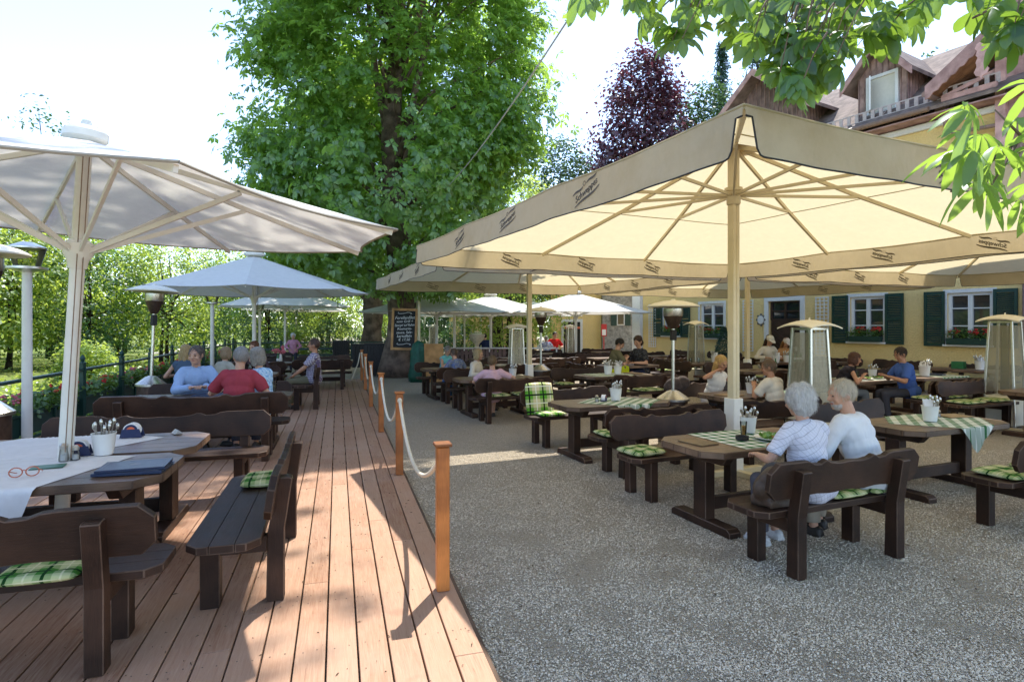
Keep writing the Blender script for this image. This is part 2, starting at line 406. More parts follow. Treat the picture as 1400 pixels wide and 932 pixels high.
# ------------------------------------------------------------------ parasols
def square_parasol(half=3.2, ze=3.0, za=4.15, hub=3.47, base=.95, val=.28, logos=True):
    def f():
        root = thing('square_parasol', 'x', 'parasol')
        def zc(s, r): return za - (za - ze) * (r ** .93) - .022 * abs(math.sin(1.5 * PI * (s + 1))) * r * r
        mb = MB(); n, m = 24, 12
        for k in range(4):
            M = Matrix.Rotation(k * PI / 2, 4, 'Z'); vs = []; fs = []
            for j in range(m + 1):
                r = .04 + .96 * j / m
                for i in range(n + 1):
                    s = -1 + 2 * i / n; vs.append((s * r * half, r * half, zc(s, r)))
            for j in range(m):
                for i in range(n): fs.append((j * (n + 1) + i, j * (n + 1) + i + 1, (j + 1) * (n + 1) + i + 1, (j + 1) * (n + 1) + i))
            mb.add(vs, fs, 0, M)
        can = mb.build('canopy', CREAM, root, smooth='auto', fix=False)
        mb = MB()
        for k in range(4):
            M = Matrix.Rotation(k * PI / 2, 4, 'Z')
            for r in (.55, 1.0):
                mb.tube([(s * r * half, r * half, zc(s, r) - .012) for s in np.linspace(-1, 1, 13)], .006, 5, M=M)
        mb.build('seam', plain('seam thread', (.34, .27, .13), .8, .1), can)
        cap = MB().lathe([(.30, za - .07), (.22, za + .05), (.05, za + .10), (0, za + .10)], 16).build('vent_cap', CREAMV, root, smooth='auto')
        def off(k, x, z):
            t = (ze - z) / val
            return .02 * t + t * (.016 * math.sin(x * 2.1 + k * 1.3) + .008 * math.sin(x * 5.3 + 2 * k) + .004 * math.sin(x * 13 + k))
        for k in range(4):
            M = Matrix.Rotation(k * PI / 2, 4, 'Z'); vs = []; fs = []; n2, m2 = 120, 5; low = []
            for i in range(n2 + 1):
                s = -1 + 2 * i / n2; s = math.copysign(1 - (1 - abs(s)) ** 1.7, s); x = s * half; e = half - abs(x)
                q = min(1, max(0, (e - .05) / .07)); q2 = min(1, max(0, (e - .05) / .02)); dep = val * (.24 + .58 * q2 * (2 - q2) + .18 * math.sqrt(max(0, 1 - (1 - q) ** 2))) * (1 + .02 * math.sin(x * 1.7 + k)); x2 = x * .998
                top = zc(s, 1)
                for j in range(m2 + 1):
                    z = top - dep * j / m2; vs.append((x2, half + off(k, x, min(z, ze)), z))
                low.append(vs[-1])
            for i in range(n2):
                for j in range(m2): fs.append((i * (m2 + 1) + j, i * (m2 + 1) + j + 1, (i + 1) * (m2 + 1) + j + 1, (i + 1) * (m2 + 1) + j))
            va = MB().add(vs, fs, 0, M).build('valance', CREAMV, root, smooth=True, fix=False)
            MB().tube(low, .0055, 5, M=M).build('piping', BLACKT, va)
            if logos:
                for t in (.25, .475, .70):
                    mb = MB()
                    cx = half * (2 * t - 1); cz = ze - .15
                    T = text_mesh('Schweppes', .085, shear=.3, extrude=.004)
                    ang = R(20); ca, sa = math.cos(ang), math.sin(ang)
                    def put(px, py, pz):
                        px *= .84; py *= .84; x = cx - (px * ca - py * sa) ; z = cz + (px * sa + py * ca); return (x, half + off(k, x, z) + pz, z)
                    o = len(mb.v)
                    mb.v += [put(v.co.x, v.co.y, v.co.z) for v in T.vertices]; ff = [[i + o for i in p.vertices] for p in T.polygons]; mb.f += ff; mb.m += [0] * len(ff)
                    for yy, x0, x1 in ((.062, -.21, -.03), (.062, .03, .21), (-.062, -.21, .21)):
                        vs = []; N = 8
                        for i in range(N + 1):
                            a = i / N; xx = x0 + (x1 - x0) * a; w = .004 + .007 * math.sin(PI * a); yb = yy + .02 * math.sin(a * 2 * PI) * .4
                            for pz in (.005, -.005): vs += [put(xx, yb - w, pz), put(xx, yb + w, pz)]
                        fs = []
                        for i in range(N):
                            b = i * 4; fs += [(b, b + 1, b + 5, b + 4), (b + 2, b + 6, b + 7, b + 3)]
                        mb.add(vs, fs)
                    ring = []
                    for i in range(12):
                        for rr in (.016, .024):
                            for pz in (.005,): ring.append(put(rr * math.cos(i * PI / 6), .078 + rr * math.sin(i * PI / 6), pz))
                    mb.add(ring, [(2 * i, 2 * i + 1, (2 * i + 3) % 24, (2 * i + 2) % 24) for i in range(12)])
                    mb2 = MB(); mb2.add(mb.v, mb.f, 0, M); mb2.m = [0] * len(mb2.f)
                    mb2.build('lettering', PRINT, va)
        mb = MB()
        for s in (-1, 1): mb.box((s * .029, 0, (base + za) / 2), (.05, .10, za - base))
        mb.box((0, 0, (base + za) / 2), (.02, .085, za - base))
        mb.build('pole', POLEC, root, bevel=.006)
        MB().prism([(-.085, 0), (.085, 0), (.075, base), (-.075, base)], -.085, .085).build('base_box', POLEW, root, bevel=.006)
        mb = MB(); mb.box((0, 0, .035), (.9, .09, .07)); mb.box((0, 0, .036), (.09, .9, .07)); mb.build('foot', POLEC, root, bevel=.005)
        MB().lathe([(.075, hub - .12), (.085, hub - .1), (.085, hub + .04), (.11, hub + .05), (.11, hub + .09), (.07, hub + .1)], 14).build('hub', POLEC, root, smooth='auto')
        for k in range(4):
            for s in (-1, -1 / 3, 1 / 3):
                e = Vector((s, 1, 0)); e = Matrix.Rotation(k * PI / 2, 3, 'Z') @ e
                a = Vector((e.x * .12, e.y * .12, za - .09)); c = Vector((e.x * half * .985, e.y * half * .985, ze - .035))
                mid = Vector((e.x * half * .5, e.y * half * .5, zc(s, .5) - .05))
                rb = MB().bar(a, mid, .03, .045).bar(mid, c, .03, .045).build('rib', POLEC, root)
                MB().bar((e.x * .09 / e.length, e.y * .09 / e.length, hub), mid - Vector((0, 0, .02)), .025, .035).build('strut', POLEC, root)
        return root
    return f
BIG = Kind(square_parasol(half=3.15, ze=3.05, za=4.12)); 
def octa_parasol(Rr=2.85, ze=2.55, za=3.45, hub=2.42, ph=0.0, pole_r=.05, capr=1.0):
    def f():
        root = thing('round_parasol', 'x', 'parasol')
        mb = MB(); n = 10; m = 10
        def zr(r, q): return za - (za - ze) * (r ** .95) - .03 * math.sin(PI * q) * r * r
        for k in range(8):
            a0 = ph + k * PI / 4; a1 = a0 + PI / 4; p0 = Vector((math.cos(a0), math.sin(a0), 0)); p1 = Vector((math.cos(a1), math.sin(a1), 0)); vs = []; fs = []
            for j in range(m + 1):
                r = .05 + .95 * j / m
                for i in range(n + 1):
                    q = i / n; p = p0.lerp(p1, q) * (Rr * r) * (1 - .045 * math.sin(PI * q) * r); vs.append((p.x, p.y, zr(r, q)))
            for j in range(m):
                for i in range(n): fs.append((j * (n + 1) + i, (j + 1) * (n + 1) + i, (j + 1) * (n + 1) + i + 1, j * (n + 1) + i + 1))
            mb.add(vs, fs)
        can = mb.build('canopy', WHITE, root, smooth='auto', fix=False)
        mb = MB()
        for k in range(8):
            a0 = ph + k * PI / 4; p0 = Vector((math.cos(a0), math.sin(a0), 0)); p1 = Vector((math.cos(a0 + PI / 4), math.sin(a0 + PI / 4), 0))
            pts = []
            for q in np.linspace(0, 1, 9):
                p = p0.lerp(p1, q) * Rr * (1 - .045 * math.sin(PI * q)); pts.append((p.x, p.y, zr(1, q)))
            mb.tube(pts, .010, 5)
        mb.build('hem', plain('parasol hem', (.30, .27, .22), .8, .1), can)
        MB().lathe([(.20 * capr, za - .03), (.25 * capr, za + .0), (.25 * capr, za + .05), (.10, za + .09), (.04, za + .10), (.03, za + .14), (0, za + .14)], 20).build('cap', POLEW, root, smooth='auto')
        MB().tube([(0, 0, 0), (0, 0, za)], pole_r, 14).build('pole', POLEW, root, smooth='auto')
        MB().tube([(.085, .02, .8), (.075, .02, za - .1)], .004, 5).tube([(.11, -.02, .85), (.08, -.02, za - .1)], .004, 5).build('cord', plain('brown cord', (.22, .15, .1), .8), root)
        MB().lathe([(pole_r + .012, hub - .14), (pole_r + .02, hub - .08), (.10, hub - .03), (.10, hub + .05), (pole_r + .01, hub + .08)], 14).build('hub', POLEW, root, smooth='auto')
        MB().lathe([(.33, .06), (.33, .0), (.0, .0)], 20).lathe([(.33, .06), (.08, .09), (.075, .32), (.06, .32)], 20).build('base', plain('parasol base', (.35, .33, .3), .7), root, smooth='auto')
        for k in range(8):
            a = ph + k * PI / 4; e = Vector((math.cos(a), math.sin(a), 0))
            pts = [e * (Rr * r) + Vector((0, 0, zr(r, 0) - .035)) for r in (.04, .5, .985)]
            MB().bar(pts[0], pts[1], .022, .04).bar(pts[1], pts[2], .022, .04).build('rib', POLEW, root)
            MB().bar(e * .09 + Vector((0, 0, hub)), pts[1] - Vector((0, 0, .02)), .022, .036).build('strut', POLEW, root)
        return root
    return f
OCTA = Kind(octa_parasol()); OCTN = Kind(octa_parasol(2.42, 2.68, 3.22, 2.37, capr=.6))

# ------------------------------------------------------------------ heaters, lamps, posts
def mushroom():
    root = thing('patio_heater', 'x', 'heater')
    MB().lathe([(.24, .02), (.24, .06), (.225, .08), (.225, .66), (.24, .68)], 24).build('tank_housing', DSTEEL, root, smooth='auto')
    MB().lathe([(.26, .66), (.26, .69), (.10, .80), (.045, .82)], 24).build('housing_cover', STEEL, root, smooth='auto')
    MB().tube([(0, 0, .8), (0, 0, 1.84)], .028, 12).build('pole', STEEL, root, smooth='auto')
    MB().box((0, -.01, 1.70), (.085, .10, .17)).build('valve_box', BLACKT, root, bevel=.008)
    b = MB().lathe([(.05, 1.80), (.085, 1.84), (.13, 1.95), (.15, 2.0)], 20).build('burner', DSTEEL, root, smooth='auto')
    MB().lathe([(.15, 2.0), (.155, 2.01), (.155, 2.12), (.14, 2.13)], 20).build('burner_mesh', STEEL, b, smooth='auto')
    MB().lathe([(.41, 2.15), (.41, 2.165), (.30, 2.21), (.15, 2.245), (.04, 2.255), (.03, 2.275), (0, 2.275)], 28).lathe([(.405, 2.148), (.14, 2.20), (0, 2.20)], 28).build('reflector', CREAMPAINT, root, smooth='auto')
    return root
MUSH = Kind(mushroom)
def gridmat():
    m, nt, ns, ls = newmat('wire guard'); s = sep(ns, ls, coords(ns, ls, (1, 1, 1), False)); o = ns.new('ShaderNodeOutputMaterial')
    p = .017
    a = mth(ns, ls, 'ADD', mth(ns, ls, 'ADD', s[0], s[1]), s[2]); b = mth(ns, ls, 'SUBTRACT', mth(ns, ls, 'ADD', s[0], s[1]), s[2])
    w = mth(ns, ls, 'MAXIMUM', stripe(ns, ls, a, p, 0, .28), stripe(ns, ls, b, p, 0, .28))
    t = ns.new('ShaderNodeBsdfTransparent'); g = ns.new('ShaderNodeBsdfPrincipled'); g.inputs['Base Color'].default_value = (.42, .38, .28, 1); g.inputs['Metallic'].default_value = .6; g.inputs['Roughness'].default_value = .4
    mx = ns.new('ShaderNodeMixShader'); ls.new(w, mx.inputs[0]); ls.new(t.outputs[0], mx.inputs[1]); ls.new(g.outputs[0], mx.inputs[2]); ls.new(mx.outputs[0], o.inputs[0]); return m
GRID = gridmat()
def pyramid():
    root = thing('pyramid_heater', 'x', 'heater'); b, t, z0, z1 = .25, .17, .05, 1.88
    MB().prism([(-b, .03), (b, .03), (b - .03, .55), (-b + .03, .55)], -b + .02, b - .02).build('base_cabinet', CREAMPAINT, root, bevel=.01)
    for sx in (-1, 1):
        for sy in (-1, 1): MB().bar((sx * b, sy * b, 0), (sx * t, sy * t, z1), .04, .04).build('leg', STEEL, root, bevel=.005)
    mb = MB()
    for k in range(4):
        M = Matrix.Rotation(k * PI / 2, 4, 'Z'); f = lambda z: b + (t - b) * z / z1
        mb.add([(-f(.62), f(.62), .62), (f(.62), f(.62), .62), (f(1.8), f(1.8), 1.8), (-f(1.8), f(1.8), 1.8)], [(0, 1, 2, 3)], 0, M)
    mb.build('wire_guard', GRID, root, fix=False)
    MB().lathe([(.065, .56), (.065, 1.86)], 16).build('glass_tube', glassmat('tube glass', (.55, .58, .50), .1), root, smooth='auto')
    mb = MB()
    mb.box((0, 0, 1.86), (.36, .36, .04)); mb.build('collar', STEEL, root, bevel=.005)
    n = 10; vs = []; fs = []
    for sd in (0, 1):
        for j in range(n + 1):
            for i in range(n + 1):
                x = 2 * i / n - 1; y = 2 * j / n - 1; q = max(abs(x), abs(y)); h = .10 * (1 - .55 * (x * x + y * y)) + .012 * (1 - q); vs.append((x * .33, y * .33, 1.945 + h - .06 - sd * .02))
    mm = n + 1
    for sd in (0, 1):
        o = sd * mm * mm
        for j in range(n):
            for i in range(n): fs.append((o + j * mm + i, o + j * mm + i + 1, o + (j + 1) * mm + i + 1, o + (j + 1) * mm + i))
    for i in range(n):
        for a, c in ((i, i + 1), (n * mm + i, n * mm + i + 1), (i * mm, (i + 1) * mm), (i * mm + n, (i + 1) * mm + n)): fs.append((a, c, c + mm * mm, a + mm * mm))
    MB().add(vs, fs).lathe([(.02, 1.98), (.012, 2.02), (0, 2.03)], 8).build('hood', CREAMPAINT, root, smooth='auto')
    return root
PYR = Kind(pyramid)
def lamp():
    root = thing('lamp_post', 'x', 'lamp')
    MB().lathe([(.12, 0), (.12, .03), (.065, .06), (.058, 2.55), (.07, 2.58)], 14).build('pole', POLEW, root, smooth='auto')
    MB().lathe([(.07, 2.56), (.24, 2.60), (.24, 2.63), (.06, 2.64)], 16).build('collar', STEEL, root, smooth='auto')
    MB().lathe([(.15, 2.64), (.22, 2.88)], 16).build('lantern_glass', glassmat('frosted lamp glass', (.75, .75, .62), .3), root, smooth='auto')
    MB().lathe([(.23, 2.88), (.23, 2.90), (.08, 2.97), (0, 2.98)], 16).build('lantern_roof', STEEL, root, smooth='auto')
    return root
LAMP = Kind(lamp)
ORANGEW = woodmat('orange stained post wood', (.26, .075, .015), (.52, .18, .04), (16, 16, 1.2), .42, bump=.2)
ROPEM = plain('hemp rope', (.74, .66, .50), .9, .15, 60, .5)
def rope_post():
    root = thing('rope_post', 'x', 'post')
    MB().box((0, 0, .485), (.085, .085, .97)).build('shaft', ORANGEW, root, bevel=.006)
    MB().box((0, 0, .985), (.115, .115, .022)).build('cap', ORANGEW, root, bevel=.004)
    return root
RPOST = Kind(rope_post)

# ------------------------------------------------------------------ things on the tables
def pot():
    root = thing('cutlery_pot', 'x', 'pot')
    MB().lathe([(.045, 0), (.05, .004), (.064, .125), (.067, .13), (.062, .13), (.048, .01), (0, .01)], 20).build('bucket', WHITEP, root, smooth='auto')
    mb = MB()
    for k in range(9):
        a = PI * .55 + k * .36; e = Vector((math.cos(a), math.sin(a), 0)); p = e * .02; q = e * (.045 + .012 * (k % 3)) + Vector((0, 0, .165 + .012 * (k % 4)))
        mb.tube([p + Vector((0, 0, .02)), q], .0035, 5); mb.ell(q, (.010, .010, .020), 8, 6)
    mb.build('cutlery', STEEL, root, smooth='auto')
    mb = MB()
    for k in range(3): mb.prism([(-.03, .05), (.045, .05), (.055, .185 - .012 * k), (-.035, .175 - .012 * k)], -.012 + .012 * k, -.010 + .012 * k)
    mb.build('napkins', PAPER, root)
    return root
POT = Kind(pot)
def shaker():
    root = thing('salt_shaker', 'x', 'shaker')
    MB().lathe([(.022, 0), (.024, .01), (.018, .05), (.018, .055)], 12).build('jar', glassmat('shaker glass', (.8, .8, .78), .1), root, smooth='auto')
    MB().lathe([(.019, .055), (.020, .07), (.012, .08), (0, .08)], 12).build('lid', STEEL, root, smooth='auto')
    MB().lathe([(.017, .004), (.016, .03), (0, .03)], 12).build('salt', PAPER, root, smooth='auto')
    return root
SHAKER = Kind(shaker)
NAVY = plain('navy cardboard', (.02, .03, .09), .5, .1); ORNG = plain('orange red print', (.62, .12, .05), .5, .1)
def coaster():
    root = thing('beer_mat_holder', 'x', 'beer mats')
    MB().prism([(-.065, 0), (.065, 0), (.05, .055), (-.05, .055)], -.035, -.030).prism([(-.065, 0), (.065, 0), (.05, .055), (-.05, .055)], .030, .035).prism([(-.06, .0), (.06, .0), (.06, .008), (-.06, .008)], -.029, .029).build('stand', NAVY, root)
    mb = MB()
    arc = lambda r: [(r * math.cos(a), .045 + r * math.sin(a)) for a in np.linspace(0, 2 * PI, 25)[:-1]]
    mb.prism(arc(.0475), -.0285, .028).build('mats', PAPER, root)
    MB().prism(arc(.040), -.0315, -.0286).build('print', NAVY, root)
    p = MB().prism(arc(.026), -.0335, -.0316).build('emblem', ORNG, root)
    return root
COAST = Kind(coaster)
def folder():
    root = thing('menu_folder', 'x', 'menu')
    MB().box((0, 0, .004), (.24, .32, .006)).box((-.118, 0, .009), (.006, .32, .016)).build('cover', BLUEL, root, bevel=.002)
    MB().box((.002, 0, .0095), (.225, .305, .004)).build('pages', PAPER, root)
    c2 = MB().box((0, 0, .0155), (.24, .32, .007)).build('cover', BLUEL, root, bevel=.002)
    gold = plain('faded print', (.16, .17, .2), .5, .1)
    mb = MB()
    for s in (-1, 1): mb.box((s * .10, 0, .0194), (.004, .28, .0008)); mb.box((0, s * .14, .0194), (.204, .004, .0008))
    mb.lathe([(.028, .0192), (.028, .0198), (0, .0198)], 14)
    mb.build('print', gold, c2)
    return root
FOLD = Kind(folder)
def kmenu():
    root = tag(MB().box((0, 0, .006), (.22, .30, .012)).build('menu_board', woodmat('menu board wood', (.16, .10, .045), (.30, .20, .10), (1.5, 16, 16), .5), None, bevel=.003), 'x', 'menu'); return root
MENUB = Kind(kmenu)
def tumbler(mat, h=.12, fill=.6):
    def f():
        root = thing('drinking_glass', 'x', 'glass')
        MB().lathe([(.026, 0), (.034, h), (.031, h), (.024, .008), (0, .008)], 14).build('glass', GLASS, root, smooth='auto')
        MB().lathe([(.0235, .009), (.023 + .008 * fill, h * fill), (0, h * fill)], 14).build('drink', mat, root, smooth='auto')
        return root
    return Kind(f)
TUMB = tumbler(GLASS); TUMBA = tumbler(plain('amber drink', (.55, .25, .06), .15, .1), .14, .7)
def bottle():
    root = thing('bottle', 'x', 'bottle')
    MB().lathe([(.033, 0), (.035, .01), (.035, .15), (.014, .21), (.013, .26), (.015, .265), (0, .265)], 14).build('glass', plain('green bottle glass', (.03, .16, .05), .12, .1), root, smooth='auto')
    MB().lathe([(.036, .05), (.036, .12)], 14).build('label', PAPER, root, smooth='auto')
    return root
BOTTLE = Kind(bottle)
SALADM = leafmat('salad leaf', (.06, .16, .02), (.18, .32, .05), (.2, .4, .05), .2)
def plate():
    root = thing('plate', 'x', 'plate')
    MB().lathe([(.06, 0), (.08, .004), (.135, .022), (.135, .026), (.08, .010), (0, .009)], 28).build('dish', WHITEP, root, smooth='auto')
    mb = MB(); rn = random.Random(3)
    for k in range(70):
        a = rn.random() * 6.28; r = .085 * math.sqrt(rn.random()); c = Vector((r * math.cos(a), r * math.sin(a), .02 + .03 * rn.random()))
        d = Vector((rn.uniform(-1, 1), rn.uniform(-1, 1), rn.uniform(-.2, .9))).normalized() * .03; s = d.cross(Vector((rn.uniform(-1, 1), rn.uniform(-1, 1), 1))).normalized() * .016
        mb.add([c - d, c + s, c + d, c - s], [(0, 1, 2, 3)])
    mb.build('salad', SALADM, root, fix=False)
    mb = MB()
    for k in range(7):
        a = rn.random() * 6.28; mb.ell((.06 * math.cos(a), .06 * math.sin(a), .03), (.02, .016, .014), 8, 6)
    mb.build('food', plain('roast food', (.36, .20, .07), .5, .4), root, smooth=True)
    return root
PLATE = Kind(plate)
def drape(w, l, hang=(0, 0), mat=CHECK, rot=0.0, table=(1.7, .84), z=.7635, seed=0, name='tablecloth'):
    """a cloth lying on a table (local frame of the table) and falling over its edges"""
    n, m = 44, 44; vs = []; fs = []; c, s = math.cos(rot), math.sin(rot)
    for j in range(m + 1):
        for i in range(n + 1):
            x = (i / n - .5) * w; y = (j / m - .5) * l; px = c * x - s * y + hang[0]; py = s * x + c * y + hang[1]; pz = z + .002 * mnoise.noise((px * 6, py * 6, seed)); ex = abs(px) - table[0] / 2; ey = abs(py) - table[1] / 2
            if ey > 0:
                k = min(ey, .012); wv = .02 * math.sin(px * 16 + seed) * min(1, ey * 5); py = math.copysign(table[1] / 2 + k + .012 + abs(wv) * 1.0, py); pz = z - max(0, ey - .008)
            elif ex > 0:
                k = min(ex, .012); wv = .02 * math.sin(py * 16 + seed) * min(1, ex * 5); px = math.copysign(table[0] / 2 + k + .012 + abs(wv), px); pz = z - max(0, ex - .008)
            vs.append((px, py, pz))
    for j in range(m):
        for i in range(n): fs.append((j * (n + 1) + i, j * (n + 1) + i + 1, (j + 1) * (n + 1) + i + 1, (j + 1) * (n + 1) + i))
    return MB().add(vs, fs).mesh(name, mat, smooth=True, fix=False)
# ------------------------------------------------------------------ people
def skinmat(name, c):
    m, nt, ns, ls = newmat(name); n = noise(ns, ls, coords(ns, ls), 25, 4)
    col = ramp(ns, ls, n, [(.3, tuple(x * .88 for x in c)), (.7, tuple(min(1, x * 1.08) for x in c))])
    return finish(m, ns, ls, col, .5, n, .06, .003, .35, 0, {'Subsurface Weight': .08, 'Subsurface Radius': (.02, .008, .004)})
SKIN = skinmat('light skin', (.52, .29, .19)); SKIN2 = skinmat('tanned skin', (.42, .21, .12))
EYEM = plain('eye', (.03, .02, .018), .2, .1); LIPM = plain('lip', (.34, .11, .09), .5, .1)
HC = {}
def hairmat(c):
    if c not in HC:
        m, nt, ns, ls = newmat('hair'); v = coords(ns, ls, (1, 1, .12)); n = noise(ns, ls, v, 110, 4, .7)
        col = ramp(ns, ls, n, [(.3, tuple(x * .45 for x in c)), (.68, c)])
        HC[c] = finish(m, ns, ls, col, .5, n, .7, .006, .3)
    return HC[c]
CL = {}
def clothmat(c, kind='plain', c2=(.8, .8, .8)):
    key = (c, kind, c2)
    if key not in CL:
        if kind == 'plain': CL[key] = fabric('clothing cloth', c, fold=.55)
        else:
            m, nt, ns, ls = newmat('patterned clothing cloth'); s = sep(ns, ls, coords(ns, ls, (1, 1, 1), False)); col = mixc(ns, ls, 0.0, c, c)
            if kind == 'plaid':
                col = mixc(ns, ls, stripe(ns, ls, mth(ns, ls, 'ADD', s[0], s[1]), .045, 0, .35), c, c2); col = mixc(ns, ls, stripe(ns, ls, s[2], .045, 0, .35), col, c2)
                col = mixc(ns, ls, stripe(ns, ls, s[2], .045, .6, .72), col, (.25, .05, .04))
            elif kind == 'print':
                n = noise(ns, ls, coords(ns, ls), 26, 3); col = ramp(ns, ls, n, [(.47, c), (.53, c2)])
            elif kind == 'net':
                a = mth(ns, ls, 'ADD', mth(ns, ls, 'MULTIPLY', s[0], 1.6), s[2]); b = mth(ns, ls, 'SUBTRACT', mth(ns, ls, 'MULTIPLY', s[0], .5), s[2])
                w = mth(ns, ls, 'MAXIMUM', stripe(ns, ls, a, .05, 0, .07), stripe(ns, ls, b, .05, 0, .07)); col = mixc(ns, ls, w, c, c2)
            f = noise(ns, ls, coords(ns, ls, (1, 1, .4)), 8, 3, .5, 1)
            CL[key] = finish(m, ns, ls, col, .9, f, .5, .03, .1)
    return CL[key]
def cone(mb, p, q, r0, r1, n=14):
    mb.tube([p, q], [r0, r1], n)
def cap(mb, p, q, r0, r1, n=12, fl=1.0):
    p = Vector(p); q = Vector(q); mb.tube([p, q], [r0, r1], n, caps=True); mb.ell(p, (r0 * 1.0,) * 3, n, 8); mb.ell(q, (r1,) * 3, n, 8)
def fuse(name, mb, vox, mats, parent, smooth=4, nz=0.0, ns_=30, extra=None, bias=0.0):
    """one continuous surface grown over the overlapping volumes in mb"""
    me = mb.mesh('tmp', []); o = bpy.data.objects.new('tmp', me); COL.objects.link(o)
    md = o.modifiers.new('r', 'REMESH'); md.mode = 'VOXEL'; md.voxel_size = vox
    sm = o.modifiers.new('s', 'SMOOTH'); sm.iterations = smooth; sm.factor = .5
    dg = bpy.context.evaluated_depsgraph_get(); dg.update()
    e = o.evaluated_get(dg); em = e.to_mesh()
    V = np.empty(len(em.vertices) * 3, np.float32); em.vertices.foreach_get('co', V); V = V.reshape(-1, 3)
    fs = [tuple(p.vertices) for p in em.polygons]
    if nz:
        Nn = np.empty(len(em.vertices) * 3, np.float32); em.vertices.foreach_get('normal', Nn); Nn = Nn.reshape(-1, 3)
        d = np.array([mnoise.noise((float(v[0]) * ns_, float(v[1]) * ns_, float(v[2]) * ns_ * .45)) for v in V], np.float32)
        V = V + Nn * (d * nz + bias)[:, None]
    e.to_mesh_clear(); bpy.data.objects.remove(o); bpy.data.meshes.remove(me)
    out = MB(); out.v = [tuple(map(float, v)) for v in V]; out.f = [list(f) for f in fs]; out.m = [0] * len(fs)
    if extra: extra(out)
    return out.build(name, mats, parent, smooth=True, fix=False)
def ik(S, T, l1, l2, pole):
    S = Vector(S); T = Vector(T); d = T - S; L = d.length
    if L > (l1 + l2) * .985: T = S + d * ((l1 + l2) * .985 / L); d = T - S; L = d.length
    a = (l1 * l1 - l2 * l2 + L * L) / (2 * L); h = math.sqrt(max(0, l1 * l1 - a * a)); u = d / L
    pl = Vector(pole); pl = (pl - u * pl.dot(u)).normalized()
    return S + u * a + pl * h, T
def strands(ho, hc, ctr):
    """loose hairs lying over the hair surface"""
    me = ho.data; n = len(me.vertices); V = np.empty(n * 3, np.float32); me.vertices.foreach_get('co', V); V = V.reshape(-1, 3); Nn = np.empty(n * 3, np.float32); me.vertices.foreach_get('normal', Nn); Nn = Nn.reshape(-1, 3)
    i = RNG.integers(0, n, 2600); p, nn = V[i], Nn[i]; ok = p[:, 2] > ctr.z - .09; p, nn = p[ok], nn[ok]; N = len(p)
    back = p - np.array([ctr.x, ctr.y + .02, ctr.z + .10]); g = nrm(back + np.array([0, 0, -.03]) + RNG.normal(size=(N, 3)) * .035); t = nrm(g - nn * np.sum(g * nn, 1, keepdims=True)); sd = np.cross(t, nn) * RNG.uniform(.0006, .0013, (N, 1)); L = RNG.uniform(.02, .05, (N, 1))
    rows = []
    for f, lift in ((0, .000), (.35, .004), (.7, .005), (1.0, .002)): c = p + t * L * f + nn * (lift + .004 * RNG.random((N, 1)) * f); w = sd * (1 - .7 * f); rows += [c - w, c + w]
    A = np.stack(rows, 1); Q = (np.arange(N) * 8)[:, None, None] + np.array([(0, 1, 3, 2), (2, 3, 5, 4), (4, 5, 7, 6)])[None]
    m = link('loose_hair', quads_mesh('loose_hair', A.reshape(-1, 3), Q.reshape(-1, 4), hairmat(tuple(min(.9, x * 1.25) for x in hc))), ho)
